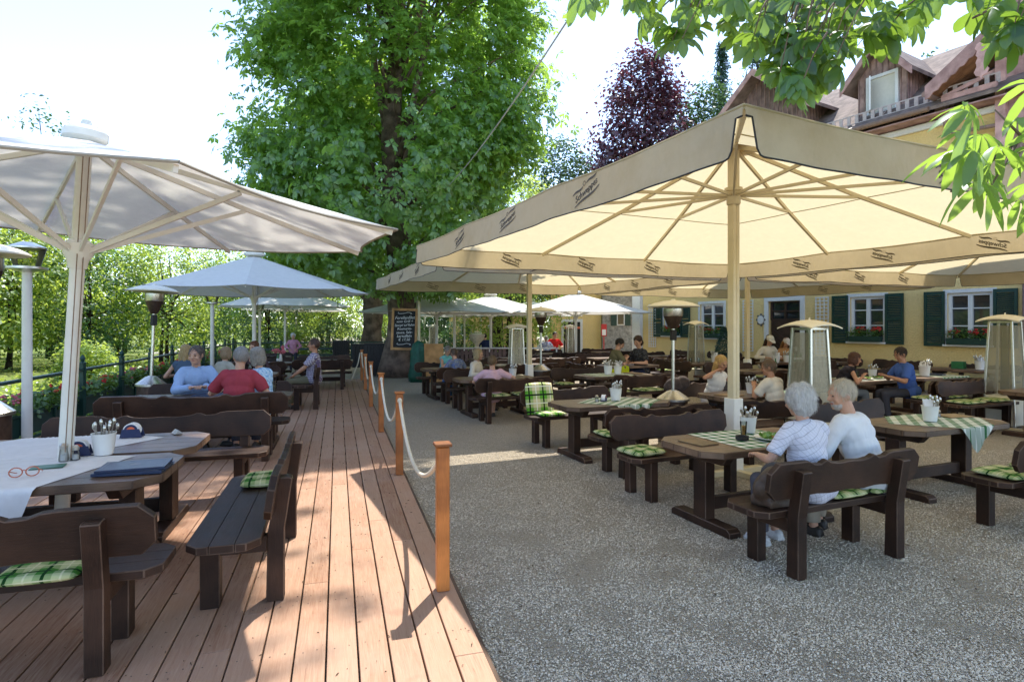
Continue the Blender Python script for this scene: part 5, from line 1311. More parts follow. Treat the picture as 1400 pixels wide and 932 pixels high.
POT((.05, 16.5, .762), 2, 'white pot on a bare table left of the olive shirted man', 'white cutlery pots', 1.7)
TUMB(on((5.45, 17.3), -.25, .05), 0, 'left one of two clear glasses on the table by the conifer', 'glasses', 1.2); TUMB(on((5.45, 17.3), .0, .0), 0, 'right one of two clear glasses on the table by the conifer', 'glasses', 1.2); POT(on((5.45, 17.3), .62, .05), 0, 'white pot right of the two clear glasses', 'white cutlery pots', 1.6)
MENUB(on((6.15, 14.6), -.1, 0), AG + 1.5, 'dark menu on the table behind the cream pole', 'menu boards', 1.2); BOTTLE(on((6.15, 14.6), .55, .1), 0, 'green bottle behind the man in the cream T-shirt', 'bottles')
for i, (x, y) in enumerate(((-.5, -.1), (-.1, -.15), (.3, -.1))): PLATE(on((7.15, 12.1), x, y, .768), i, ['white plate before the woman in the black tank top', 'white plate in the middle between the woman in black and the man in blue', 'white plate before the man in the blue T-shirt'][i], 'plates')
TUMB(on((7.15, 12.1), -.05, .15, .768), 0, 'left clear glass between the woman in the tank top and the man in blue', 'glasses', 1.2); TUMB(on((7.15, 12.1), .1, .2, .768), 0, 'right clear glass between the woman in the tank top and the man in blue', 'glasses', 1.2); POT(on((7.15, 12.1), .5, .15, .768), 1, 'white pot of napkins before the man in blue', 'white cutlery pots', 1.3)
POT(on((9.0, 12.9), -.2, -.1, .768), 2, 'white pot behind the shoulder of the man in blue', 'white cutlery pots', 1.7); FOLD(on((9.0, 12.9), .35, .05, .768), AG + .3, 'stack of dark menus on the table behind the man in blue', 'menu folders', 1.2)
for i, (x, l) in enumerate(((-.5, 'white pot left before the two people in hats'), (-.1, 'white pot right before the two people in hats'))): POT(on((8.2, 17.9), x, -.2), i, l, 'white cutlery pots', 1.6)
for i, x in enumerate((.45, .58, .7)): BOTTLE(on((8.2, 17.9), x, 0), 0, ['leftmost of three bottles beside the people in hats', 'middle one of three bottles beside the people in hats', 'rightmost of three bottles beside the people in hats'][i], 'bottles')
q = EM @ Vector((1.75, -1.5, .762)); gb = tag(MB().box((0, 0, .09), (.26, .18, .18)).build('box', plain('green carton', (.02, .13, .04), .6), bevel=.006), 'green carton on the table by the yellow wall', 'box'); gb.location = q; gb.rotation_euler = (0, 0, E_ANG)
POT(EM @ Vector((2.2, -1.5, .762)), 0, 'white pot of cutlery right of the green carton', 'white cutlery pots', 1.7)

# cream parasols
CREAMG = 'large cream square parasols'
BIG((2.76, 7.39, 0), R(25.2), 'nearest large cream parasol with lettering on its hanging border', CREAMG)
BIG((.40, 13.75, 0), AG, 'cream parasol over the table of the man in pink, left and behind the nearest', CREAMG, (.95, .95, 1))
BIG((8.86, 9.95, 0), AG, 'cream parasol at the right edge beside the wire heater', CREAMG)
BIG((6.35, 16.0, 0), AG, 'cream parasol in front of the inn wall', CREAMG, (.95, .95, 1))
# white parasols
WG = 'white octagonal parasols'
near = OCTN((-3.46, 4.53, DZ), 0, 'nearest white parasol with a leaning pole, over the table with the eyeglasses', WG); near.rotation_euler = (Matrix.Rotation(R(3.6), 4, 'Y') @ Matrix.Rotation(R(-45), 4, 'Z')).to_euler()
OCTA((-6.52, 15.0, DZ), 0.35, 'white parasol standing behind the man in the blue shirt', WG, (1.0, 1.0, 1.035))
OCTA((-9.95, 26.0, 0), .1, 'second white parasol in line beyond the deck', WG, (1.0, 1.0, 1.05)); OCTA((-12.2, 33.5, 0), .5, 'third and farthest white parasol in line beyond the deck', WG, (1, 1, 1.06))
for x, y, l, s in ((-3.05, 24.0, 'white parasol with a tree shadow on it, just right of the chestnut trunk', 1.12), (-.95, 26.5, 'white parasol behind the stone urn', 1.15), (2.65, 24.6, 'white parasol in front of the stone wing', 1.1), (1.0, 32.0, 'small looking white parasol far behind the wire heater', 1.0), (-2.6, 32.5, 'white parasol farthest back near the cottage', 1.0)):
    OCTA((x, y, 0), .3 + x, l, WG, (s, s, .93))

# heaters
HG = 'cream topped patio heaters'
MUSH((2.58, 9.5, 0), 0, 'mushroom patio heater whose pole stands before the far window', HG); MUSH((.75, 15.4, 0), .4, 'mushroom patio heater right of the second cream parasol pole', HG, (1, 1, 1.03))
h_ = MUSH((-6.36, 10.4, DZ), 1, 'tall mushroom patio heater on the deck beside the green railing', HG, (.95, .95, 1.11)); h_.rotation_euler = (0, R(2.2), 1)
MUSH((-5.84, 6.6, DZ), 1, 'mushroom patio heater cut off by the left edge', HG, (.95, .95, 1.2))
PG = 'square wire guarded heaters'
PYR((4.34, 8.66, 0), AG, 'square wire heater behind the white haired couple', PG, (.92, .92, .97)); PYR((9.1, 10.95, 0), AG + .1, 'square wire heater at the right edge under the second cream parasol', PG, (1.0, 1.0, 1.03)); PYR((5.55, 17.9, 0), AG, 'square wire heater in front of the window without shutters', PG, (.8, .8, 1.0)); PYR((.12, 16.0, 0), .2, 'square wire heater left of the second cream parasol pole', PG, (.85, .85, .95)); PYR((2.65, 27.0, 0), .2, 'square wire heater far back before the yellow outbuilding', PG, (.8, .8, .95)); PYR((-3.75, 28.0, 0), .2, 'square wire heater far back behind the white parasols', PG, (.8, .8, .95))
# lamp posts
for p, l in (((-6.54, 8.0, DZ), 'white lamp post at the left edge behind the leaning parasol'), ((-9.45, 18.7, 0), 'white lamp post behind the man in the blue shirt'), ((-11.4, 26.8, 0), 'white lamp post farthest along the railing'), ((-2.62, 27.0, 0), 'white lamp post behind the white parasol pole'), ((-5.3, 36.0, 0), 'small white lamp post far back near the hedge'), ((-1.9, 36.0, 0), 'small white lamp post far back by the cottage')): LAMP(p, 0, l, 'white lamp posts', .98)
# rope barrier
rp = [(605, 805), (546, 648), (521, 590), (507, 555.5), (499.5, 532.5), (494.5, 519.5)]
RP = [G(u, v, DZ) for u, v in rp]; rl = ['nearest rope post on the edge of the deck', 'second rope post from the camera', 'third rope post from the camera', 'fourth rope post from the camera', 'fifth rope post from the camera', 'last rope post at the end of the deck']
for p, l in zip(RP, rl): RPOST(p, AD, l, 'orange wooden rope posts')
for i in range(len(RP) - 1):
    a, b = RP[i], RP[i + 1]; e = (b - a).normalized() * .045; a2, b2 = a + e + Vector((.0, 0, .90)), b - e + Vector((0, 0, .90)); sag = [.44, .46, .42, .44, .40][i]
    pts = [a2.lerp(b2, t) - Vector((0, 0, sag * 4 * t * (1 - t))) for t in np.linspace(0, 1, 19)]
    tag(MB().tube(pts, .018, 8).ell(a2 - Vector((0, 0, .01)), (.03, .03, .035), 8, 6).ell(b2 - Vector((0, 0, .01)), (.03, .03, .035), 8, 6).build('rope', ROPEM, smooth=True), ['thick rope hanging between the first and second post', 'thick rope hanging between the second and third post', 'rope between the third and fourth post', 'rope between the fourth and fifth post', 'rope between the last two posts'][i], 'rope', 'ropes of the barrier')
e0 = RP[-1] + Vector((0, 0, .9)); tag(MB().tube([e0 - Vector((.05, 0, 0)), e0 + Vector((-.12, 0, -.35)), e0 + Vector((-.28, -.05, -.8)), e0 + Vector((-.34, -.08, -.9))], .018, 8).build('rope', ROPEM, smooth=True), 'loose rope end hanging to the deck from the last post', 'rope', 'ropes of the barrier')

# ------------------------------------------------------------------ placing: deck side
FD, FDC = AD + PI / 2, AD - PI / 2
def dl(T, bx, ay, z=DZ): p = Vector((T[0], T[1], 0)) + DB * bx + DA * ay; return Vector((p.x, p.y, z))
T1 = (-3.62, 4.10); T2 = tuple(dl(T1, 0, 1.0).xy)
t_ = TABLEL(dl(T1, 0, 0), AD, 'near table with a white cloth, eyeglasses and a dark blue menu', GRP_T, (1, 1.14, 1)); TABLEL(dl(T2, 0, 0), AD, 'table just behind the leaning pole, its right end bare and shiny', GRP_T, (1, 1.14, 1))
BENCHL((-2.97, 3.02, DZ), AD + PI, 'nearest bench at the lower left corner with its back to the camera', GRP_B)
BENCH((-1.90, 4.42, DZ), AD - PI / 2, 'bench along the deck seen from its end, with one green cushion', GRP_B, (1.12, 1, 1))
BENCHL((-3.66, 6.12, DZ), AD, 'bench facing the camera behind the two near tables', GRP_B); BENCHL((-4.14, 7.82, DZ), AD + PI, 'bench with its back to the camera on which the man in red sits', GRP_B, (1.05, 1, 1.06))
D2 = tuple(dl((-4.14, 7.82), -.05, .92).xy); TABLEL(dl(D2, 0, 0), AD, 'deck table between the man in red and the man in the blue shirt', GRP_T); BENCHL(dl(D2, 0, .92), AD, 'deck bench under the man in the blue shirt', GRP_B)
D3 = (-5.9, 12.65); TABLE(dl(D3, 0, 0), AD, 'deck table with a clear jug left of the man in the plaid shirt', GRP_T); BENCH(dl(D3, 0, -.95), AD + PI, 'deck bench on which the woman in beige sits', GRP_B); BENCH(dl(D3, 0, .95), AD, 'deck bench behind the table left of the man in plaid', GRP_B)
BENCH((-4.50, 13.05, DZ), AD - PI / 2, 'deck bench on which the man in the plaid shirt sits', GRP_B, (.8, 1, 1.12))
for i, T in enumerate(((-7.0, 16.4), (-8.2, 19.6), (-5.6, 17.6))):
    TABLE(dl(T, 0, 0), AD, 'dark table among the far sets on the deck', GRP_T); BENCH(dl(T, 0, -.95), AD + PI, 'dark bench among the far sets on the deck', GRP_B); BENCH(dl(T, 0, .95), AD, 'dark bench among the far sets on the deck', GRP_B)
cush(dl((-1.90, 4.42), .02, .55), AD, 'green plaid cushion on the far end of the bench along the deck', z=DZ + .481, sc=(1, 1.05, 1.2)); cush((-2.93, 2.99), AD, 'green plaid cushion at the lower left corner on the nearest bench', z=DZ + .481, sc=(1.15, 1, 1.2)); cush((-2.45, 3.13), AD, 'green plaid cushion partly hidden behind the nearest bench post', z=DZ + .481, sc=(1, .9, 1)); cush((-4.56, 13.0), AD, 'green cushion under the man in the plaid shirt', z=DZ + .481 * 1.12)
# cloths and small things on the near tables
LINEN = fabric('white linen', (.78, .77, .76), fold=.25)
o = link('tablecloth', drape(1.35, 1.25, (-.06, .02), LINEN, R(-20), (2.3, .958), seed=9)); o.location = (T1[0], T1[1], DZ); o.rotation_euler = (0, 0, AD); tag(o, 'white cloth hanging over the front edge of the near table', 'tablecloth')
o = link('tablecloth', drape(1.15, 1.15, (-.02, .08), LINEN, R(52), (2.3, .958), seed=10)); o.location = (T2[0], T2[1], DZ); o.rotation_euler = (0, 0, AD); tag(o, 'white cloth laid slantwise on the table behind the leaning pole', 'tablecloth')
zt = DZ + .768
def onp(u, v, z=zt): return G(u, v, z)
POT(onp(142, 621), 2.2, 'perforated white pot full of cutlery right of the leaning pole', 'white cutlery pots', 1.32)
COAST(onp(108, 622), R(25), 'blue beer mat holder with orange emblem beside the salt shaker', 'beer mat holders', 1.35); COAST(onp(181, 597), R(15), 'blue beer mat holder on the rear white cloth', 'beer mat holders', 1.4)
SHAKER(onp(103, 628), 0, 'glass salt shaker in front of the blue beer mats', 'salt shakers', 1.35); SHAKER(onp(87, 630), 0, 'tall pepper shaker touching the leaning pole', 'salt shakers', (1.4, 1.4, 1.7))
a_ = onp(184, 642); FOLD((a_.x, a_.y, zt - .004), AD + PI / 2 - .05, 'dark blue leather menu folder on the front corner of the near table', 'menu folders', (1.25, 1.35, 1.2)); FOLD((a_.x, a_.y + .01, zt + .019), AD + PI / 2 + .06, 'upper dark blue leather menu folder of the pair', 'menu folders', (1.22, 1.32, 1.0))
g_ = onp(66, 638); cd = tag(MB().box((0, 0, .003), (.20, .13, .005)).build('card', plain('green printed card', (.02, .12, .07), .4, .2), bevel=.001), 'green card lying on the near white cloth', 'card'); cd.location = g_; cd.rotation_euler = (0, 0, AD + .15)
p_ = onp(242, 592); nt_ = tag(MB().prism([(-.035, 0), (.035, 0), (0, .035)], -.06, .06).build('name_card', plain('grey metal card', (.35, .34, .33), .4, .2)), 'small folded grey card standing on the rear white cloth', 'card'); nt_.location = p_; nt_.rotation_euler = (0, 0, AD + .5)
eg = thing('eyeglasses', 'orange framed eyeglasses lying on the near white cloth', 'eyeglasses', onp(33, 652), R(28)); EGM = plain('orange tortoise frame', (.45, .13, .07), .3, .2)
for s in (-1, 1):
    MB().tube([(s * .045 + .036 * math.cos(a), -.0 + .006 * math.sin(a), .036 + .03 * math.sin(a)) for a in np.linspace(0, 2 * PI, 19)], .0042, 6).build('rim', EGM, eg, smooth=True)
    MB().tube([(s * .082, 0, .045), (s * .083, .06, .03), (s * .076, .13, .008), (s * .07, .15, .004)], .0035, 6).build('temple', EGM, eg, smooth=True)
MB().tube([(-.011, 0, .045), (0, -.004, .05), (.011, 0, .045)], .0035, 6).build('bridge', EGM, eg, smooth=True)
pa = tag(MB().box((0, 0, .002), (.62, .42, .003)).build('paper', PAPER), 'white paper sheet before the man in red', 'paper'); pa.location = dl(D2, .35, -.2, DZ + .763); pa.rotation_euler = (0, 0, AD + .2)
FOLD(dl(D2, .0, .0, DZ + .763), AD + 1.4, 'dark menu between the men in blue and red', 'menu folders', 1.15); TUMB(dl(D2, .88, .05, DZ + .762), 0, 'clear tall glass right of the man in red', 'glasses', 1.6); TUMB(dl(D2, .80, -.06, DZ + .762), 0, 'clear bottle shaped glass right of the man in red', 'glasses', (1.2, 1.2, 1.9))
TUMB(dl(D3, .3, 0, DZ + .762), 0, 'left clear jug on the table left of the man in plaid', 'glasses', 1.6); TUMB(dl(D3, .55, 0, DZ + .762), 0, 'right clear jug on the table left of the man in plaid', 'glasses', 1.6); BOTTLE(dl((-7.0, 16.4), .5, -.1, DZ + .762), 0, 'green bottle on a far deck table', 'bottles')
vs_ = thing('flower_vase', 'white vase of pink flowers on a far deck table', 'vase', dl((-7.0, 16.4), .85 - .3, .2, DZ + .762)); MB().lathe([(.04, 0), (.05, .08), (.03, .2), (.035, .22)], 12).build('vase', WHITEP, vs_, smooth='auto'); mb = MB(); blossoms(mb, [(RNG.normal() * .09, RNG.normal() * .09, .34 + RNG.normal() * .07) for _ in range(16)], .05, RNG); mb.tube([(0, 0, .1), (0, 0, .34)], .012, 6); mb.build('flowers', PETALP, vs_, smooth=True, fix=False)

# railing with planters along the deck
rail = thing('railing', 'dark green iron railing with finials along the left side of the deck', 'railing'); ys = np.arange(1.0, 27.5, 1.95)
def fp(d, z): return Vector((fl(d), d, z))
MB().tube([fp(0.2, 1.05), fp(27.2, 1.05)], .030, 8).build('top_rail', GREENM, rail, smooth='auto'); MB().tube([fp(0.2, .16), fp(27.2, .16)], .025, 8).build('lower_rail', GREENM, rail, smooth='auto')
for d in ys:
    b = fp(d, 0); MB().box((b.x, b.y, .58), (.075, .075, 1.16)).lathe([(.055, 0), (.055, .02), (.025, .04), (.03, .06), (.045, .09), (.03, .13), (.0, .17)], 10, 0, Matrix.Translation((b.x, b.y, 1.16))).build('post', GREENM, rail, bevel=.004)
rail2 = thing('railing', 'dark green railing crossing behind the far end of the deck', 'railing'); q0, q1 = Vector((fl(27.2), 27.2, 0)), Vector((-6.2, 29.0, 0))
for z in (.2, .45, .75, 1.05): MB().bar(q0 + Vector((0, 0, z)), q1 + Vector((0, 0, z)), .05, .10 if z < 1 else .06).build('rail', GREENM, rail2)
for t in np.linspace(0.05, 1, 5): b = q0.lerp(q1, t); MB().box((b.x, b.y, .58), (.08, .08, 1.16)).build('post', GREENM, rail2)
fang = math.atan2(1, -.295)
for i, d in enumerate(np.arange(2.0, 26.5, 1.95)):
    b = fp(d, .20); r_ = thing('planter_box', 'dark green planter box of red geraniums hung along the railing', 'planter', b + Vector((-.02, 0, 0)), fang, 'planter boxes along the railing')
    MB().prism([(-.93, 0), (.93, 0), (.93, .34), (-.93, .34)], .04, .28).box((0, .022, .17), (.05, .03, .34)).box((0, .02, .325), (1.86, .03, .05)).build('box', GREENM, r_, bevel=.008)
    rr = 30 + i; planter_fill(r_, 1.8, .25, .33, rr, 420 if d < 16 else 220, 16, PETAL if i % 3 else PETALP, .075, .16, .16)
# ------------------------------------------------------------------ placing: people
PG_ = 'guests at the tables'
def pp(u, vtop, d, label, face, **k):
    z0 = k.get('z0', 0.0); return person(label, (X(u, d), d), face, Z(vtop, d), PG_, **k)
WH = (.62, .60, .57); GR = (.30, .28, .26); BR = (.10, .055, .03); BL = (.50, .33, .14); BK = (.025, .018, .014)
# the couple
person('white haired woman seen from behind in a pale netted top, left of the old man', tuple(gl((2.31, 5.73), -.34, -.98).xy), FACE_A, 1.385, PG_, hair='puffy', hc=WH, female=True, near=True, shirt=((.62, .62, .70), 'net', (.30, .30, .36)), sleeve='short', pants=(.10, .10, .12), LH=(-.22, .34, .20), RH=(.12, .38, .24), lean=9, pitch=12, yaw=-6, scale=1.0, shoe=(.6, .6, .58))
person('white haired bearded man in a pale shirt turning towards the woman', tuple(gl((2.31, 5.73), .36, -.96).xy), FACE_A + R(14), 1.36, PG_, hair='short', hc=(.58, .50, .38), beard=(.50, .46, .42), near=True, shirt=(.70, .71, .74), sleeve='long', pants=(.36, .31, .24), LH=(-.20, .42, .24), RH=(.12, .42, .24), lean=19, pitch=8, yaw=54, scale=1.04, skin=SKIN)
# deck
pp(268, 471, 9.15, 'man in a light blue shirt facing the camera at the deck table', FDC + R(12), z0=DZ, seat=.5, near=True, hair='short', hc=(.13, .10, .08), shirt=(.32, .43, .62), sleeve='long', LH=(-.10, .42, .25), RH=(.06, .44, .25), lean=12, yaw=-28, pitch=6, pants=(.05, .06, .09))
pp(324, 473, 8.15, 'man in a red polo shirt with his back to the camera', FD - R(6), z0=DZ, seat=.5, near=True, hair='short', hc=(.36, .34, .32), shirt=(.34, .055, .07), sleeve='short', LH=(-.27, .42, .24), RH=(.22, .30, .10), lean=14, yaw=26, pitch=8, glasses=True, elbow=.9)
pp(361, 475, 8.85, 'woman in a pale blue patterned blouse behind the man in red', FD + R(62), z0=DZ, seat=.5, near=True, hair='bob', hc=(.38, .34, .28), female=True, shirt=((.50, .64, .76), 'print', (.24, .42, .62)), sleeve='short', lean=8, pitch=14, LH=(-.1, .36, .26), RH=(.16, .36, .24))
pp(303, 474, 11.5, 'woman with light brown hair in a beige top seen from behind', FD - R(40), z0=DZ, seat=.5, hair='bob', hc=(.30, .20, .11), female=True, shirt=(.36, .33, .26), sleeve='long')
pp(252, 471, 11.3, 'blonde woman in dark blue hidden behind the man in the blue shirt', FD, z0=DZ, seat=.5, hair='long', hc=(.42, .28, .12), female=True, shirt=(.07, .10, .14), sleeve='none')
pp(352, 466, 13.5, 'person with short chestnut brown hair beyond the pale blue blouse', FDC - R(30), z0=DZ, seat=.5, hair='bob', hc=(.16, .06, .025), female=True, shirt=(.08, .05, .05), sleeve='long')
pp(428, 463, 13.0, 'man in a plaid shirt and khaki trousers sitting sideways on the deck', AD + PI, z0=DZ, seat=.53, near=True, hair='short', hc=(.11, .065, .045), shirt=((.62, .58, .56), 'plaid', (.12, .11, .20)), sleeve='short', pants=(.17, .15, .09), LH=(-.10, .38, .06), RH=(.08, .38, .06), lean=-4, pitch=2, skin=SKIN2)
pp(401, 456, 23.5, 'white haired woman in pink standing far along the deck', FDC, stand=True, hair='puffy', hc=WH, female=True, shirt=(.50, .24, .32), sleeve='long', LH=(-.15, .2, .1), RH=(.15, .2, .1))
# gravel
pp(673, 487, 11.62, 'man in a pink T-shirt leaning on the bench with a raised hand', FACE_A - R(10), near=True, scale=.98, seat=.40, hair='short', hc=(.20, .13, .07), shirt=(.60, .38, .42), sleeve='short', LH=(-.2, .3, .2), RH=(.42, .22, .30), lean=-2, yaw=-16, elbow=2.5, pants=(.55, .35, .38), shorts=True)
pp(648, 477, 13.25, 'blonde woman with glasses in a cream cardigan', FACE_CAM + R(48), near=True, hair='bob', hc=(.44, .33, .17), female=True, shirt=(.60, .54, .44), sleeve='long', glasses=True, pitch=6, yaw=6)
pp(607, 472, 16.05, 'grey haired woman in a turquoise sleeveless top eating', FACE_CAM + R(22), near=True, hair='short', hc=GR, female=True, shirt=(.16, .46, .46), sleeve='none', pitch=32, lean=14, LH=(-.06, .30, .30), RH=(.05, .32, .33), pants=(.08, .09, .10))
pp(626, 476, 14.4, 'person in a grey and blue T-shirt seen from behind left of the cream cardigan', FACE_A + R(20), near=True, hair='short', hc=(.16, .11, .08), shirt=((.20, .22, .26), 'print', (.10, .14, .30)), sleeve='short', pants=(.06, .14, .30), lean=14, pitch=20)
pp(835, 461, 16.3, 'man in an olive T-shirt bending over his plate', AG - R(14), near=True, hair='short', hc=BK, shirt=(.13, .12, .07), sleeve='short', lean=18, pitch=34, yaw=-24, LH=(-.10, .34, .32), RH=(.08, .36, .30), pants=(.05, .05, .06))
pp(877, 457, 16.4, 'woman in black with her dark hair tied up', AG + PI + R(12), near=True, hair='pony', hc=(.06, .03, .02), female=True, shirt=((.022, .022, .025), 'print', (.06, .06, .065)), sleeve='short', pants=(.025, .03, .06), shorts=True, lean=8, pitch=24, yaw=10, LH=(-.12, .34, .2), RH=(.12, .34, .2))
pp(973, 490, 10.35, 'blonde woman in a white top resting her head on her hand', FACE_CAM + R(10), near=True, scale=1.0, seat=.47, hair='long', hc=(.58, .36, .12), female=True, shirt=(.70, .66, .60), sleeve='none', lean=16, pitch=20, yaw=0, RH=(.20, .24, .52), LH=(-.16, .38, .22), skin=SKIN2, elbow=2.2)
pp(1064, 491, 8.9, 'man in a cream T-shirt with his back to the camera', FACE_A + R(20), near=True, hair='short', hc=(.20, .13, .08), shirt=(.68, .60, .48), sleeve='short', lean=12, yaw=28, pitch=12, LH=(-.05, .36, .36), RH=(.2, .34, .2), skin=SKIN2)
pp(1047, 457, 18.6, 'person in a white hooded top at the brown door', FACE_CAM - R(10), hair='long', hc=(.05, .025, .015), female=True, shirt=(.66, .60, .50), sleeve='long', pitch=28, lean=12, cap_=(.68, .64, .56))
pp(1069, 461, 18.7, 'person with long reddish hair and a pale cap at the brown door', FACE_CAM - R(8), hair='long', hc=(.30, .13, .04), female=True, shirt=(.46, .24, .10), sleeve='long', pitch=30, lean=14, cap_=(.62, .58, .54))
pp(1146, 478, 11.75, 'brown haired woman in a black tank top leaning over the table', -R(14), near=True, scale=1.0, hair='bob', hc=(.11, .045, .025), female=True, shirt=(.025, .022, .025), sleeve='none', lean=26, pitch=14, yaw=-8, LH=(-.10, .42, .22), RH=(.16, .40, .30), skin=SKIN2, pants=(.10, .11, .12))
pp(1242, 474, 11.45, 'man in a blue T-shirt looking down at his plate', PI - R(6), near=True, hair='short', hc=(.035, .022, .016), shirt=(.065, .12, .34), sleeve='short', lean=10, pitch=26, yaw=10, LH=(-.08, .36, .26), RH=(.10, .38, .28), skin=SKIN2)
pp(757, 451, 28, 'guest in a red T-shirt far back between the heaters', FACE_CAM, hair='short', hc=BK, shirt=(.55, .03, .03), sleeve='short')
pp(748, 459, 27.2, 'guest in a white and blue shirt far back between the heaters', FACE_A, hair='short', hc=GR, shirt=((.6, .6, .62), 'print', (.12, .18, .40)), sleeve='short')
pp(664, 456, 29, 'guest in dark blue far back behind the stone urn', FACE_A, hair='short', hc=BK, shirt=(.02, .03, .07), sleeve='long')
# bag, towel, jacket
bag = thing('shoulder_bag', 'brown and grey shoulder bag slumped on the bench beside the white haired woman', 'bag', gl((2.31, 5.73), -.72, -.98, .482), AG)
mb = MB(); mb.ell((0, 0, .13), (.19, .12, .135), 18, 12); mb.ell((-.02, -.02, .20), (.15, .09, .10), 16, 10); mb.ell((.08, .02, .10), (.13, .12, .10), 14, 10); mb.box((0, 0, .03), (.30, .2, .06))
fuse('pouch', mb, .014, LEATHER, bag, 3, nz=.03, ns_=7); MB().tube([(-.14, -.11, .14), (-.13, -.13, .20), (-.04, -.13, .25), (.06, -.12, .20), (.11, -.12, .10)], .008, 6).build('strap', plain('tan strap', (.22, .11, .05), .5), bag, smooth=True); MB().ell((.0, .01, .25), (.12, .07, .07), 12, 8).build('flap', plain('dark grey bag cloth', (.05, .05, .055), .8), bag, smooth=True)
tw = gl((3.2, 16.4), -.55, -.44, .40); vs = []; fs = []; n = 14
for j in range(n + 1):
    for i in range(n + 1):
        x = (i / n - .5); y = j / n; w = .56 * (1 - .62 * y * y); vs.append((x * w + .06 * y, -.03 * math.sin(x * 14) - .04 * y, .34 - .52 * y + .04 * math.sin(x * 5)))
for j in range(n):
    for i in range(n): fs.append((j * (n + 1) + i, j * (n + 1) + i + 1, (j + 1) * (n + 1) + i + 1, (j + 1) * (n + 1) + i))
o = MB().add(vs, fs).build('towel', fabric('yellow green towel', (.55, .60, .03), (.6, .7, .05), .2), smooth=True, fix=False); o.location = tw; o.rotation_euler = (0, 0, AG); tag(o, 'yellow green towel hanging from the table of the man in olive', 'towel')
o = MB().ell((0, 0, 0), (.24, .07, .13), 16, 10).ell((.12, .0, .03), (.16, .075, .12), 14, 8).ell((-.1, .01, -.03), (.15, .08, .1), 14, 8).build('jacket', plain('dark brown jacket cloth', (.05, .035, .03), .9, .4, 14, .6), smooth=True); o.location = gl((3.85, 9.55), -.75, .92, .84); o.rotation_euler = (0, 0, AG); tag(o, 'dark jacket thrown over the bench back beside the blonde woman', 'jacket')

# ------------------------------------------------------------------ middle ground
T_C = (-4.2, 21.5)
big_chestnut((T_C[0], T_C[1], 0), 'huge horse chestnut with a chalkboard hung on its trunk')
bd = thing('chalkboard', 'wood framed chalkboard menu hung on the chestnut trunk', 'chalkboard', (X(553, 20.72), 20.72, Z(450, 20.72)), R(-4)); bd.rotation_euler = (R(-3), R(1.5), R(-4))
CB = plain('black slate', (.018, .017, .017), .75, .3, 5, .05); FRW = woodmat('pine frame', (.34, .16, .05), (.52, .28, .10), (12, 12, 1.5), .5); CHK = plain('white chalk', (.72, .72, .70), .9, .05)
MB().box((0, 0, 0), (.86, .03, 1.36)).build('slate', CB, bd)
for x in (-.42, .42): MB().box((x, -.015, 0), (.085, .05, 1.46)).build('frame_bar', FRW, bd, bevel=.006)
for z in (-.685, .685): MB().box((0, -.016, z), (.753, .048, .085)).build('frame_bar', FRW, bd, bevel=.006)
for i, (t, s) in enumerate((('Forellenfilet', .15), ('vom Grill +', .125), ('Spargel auf Rahm', .115), ('Rosmarin-', .125), ('sauce, Salz-', .125), ('kartoffeln', .135), ('€ 17,50', .13))):
    me = text_mesh(t, s, shear=.25, extrude=.002); me.materials.append(CHK); o = link('chalk_writing', me, bd); o.location = (0 if i != 0 else .0, -.018, .40 - i * .128); o.rotation_euler = (PI / 2, R(-3), 0); w_ = max(v.co.x for v in me.vertices) - min(v.co.x for v in me.vertices); k = min(1, .70 / w_); o.scale = (k, 1.0, 1)
for z in (.56, -.52): MB().tube([(-.22, -.02, z + .03), (-.25, -.02, z), (-.2, -.02, z - .02), (-.05, -.02, z - .01), (.1, -.02, z + .03), (.2, -.02, z + .02), (.25, -.02, z - .01), (.2, -.02, z - .03)], .008, 5).build('chalk_flourish', CHK, bd)
t2 = big_chestnut((-7.35, 30.5, 0), 'second chestnut trunk standing left behind the one with the chalkboard', h=15, z0=3.8, seed=9, R0=4.6, nclump=420, trunk_r=.52, leafn=22, window=False)
MB_ = lambda: MB()
for p, s, l, g in (((-5.05, 22.0), (.75, .6, 1.15), 'black slatted bin just left of the chalkboard trunk', None), ((-8.2, 28.5), (.7, .6, 1.1), 'black slatted bin farther back beside the railing', None), ((-6.6, 26.6), (1.0, .7, 1.0), 'black slatted bin in front of the second trunk', None)):
    r_ = thing('slatted_bin', l, 'bin', (p[0], p[1], 0), .15, 'black slatted bins'); BKW = plain('black stained slats', (.022, .020, .020), .6, .3); w, dd, h = s; mb = MB()
    for k in range(7):
        for sy in (-1, 1): mb.box((-w / 2 + w * (k + .5) / 7, sy * dd / 2, h / 2), (w / 7 - .025, .03, h))
    for k in range(5):
        for sx in (-1, 1): mb.box((sx * w / 2, -dd / 2 + dd * (k + .5) / 5, h / 2), (.03, dd / 5 - .025, h))
    mb.build('slats', BKW, r_); MB().box((0, 0, h + .02), (w + .06, dd + .06, .04)).build('lid', BKW, r_, bevel=.006); MB().box((0, 0, h / 2), (w - .08, dd - .08, h - .1)).build('liner', BLACKT, r_)
fn = thing('picket_fence', 'low brown picket fence behind the pink and cream guests', 'fence', (-1.25, 20.4, 0), .05); FB = woodmat('brown fence boards', (.06, .035, .025), (.17, .10, .075), (12, 12, 1), .7)
mb = MB()
for k in range(14): mb.box((-.9 + k * .145, 0, .54), (.105, .025, 1.0))
mb.build('pickets', FB, fn); MB().box((.04, .03, .9), (2.1, .03, .08)).box((.04, .03, .25), (2.1, .03, .08)).build('fence_rail', FB, fn); MB().box((.04, 0, 1.06), (2.14, .09, .03)).build('cap_rail', plain('sun bleached rail', (.35, .27, .2), .7), fn)
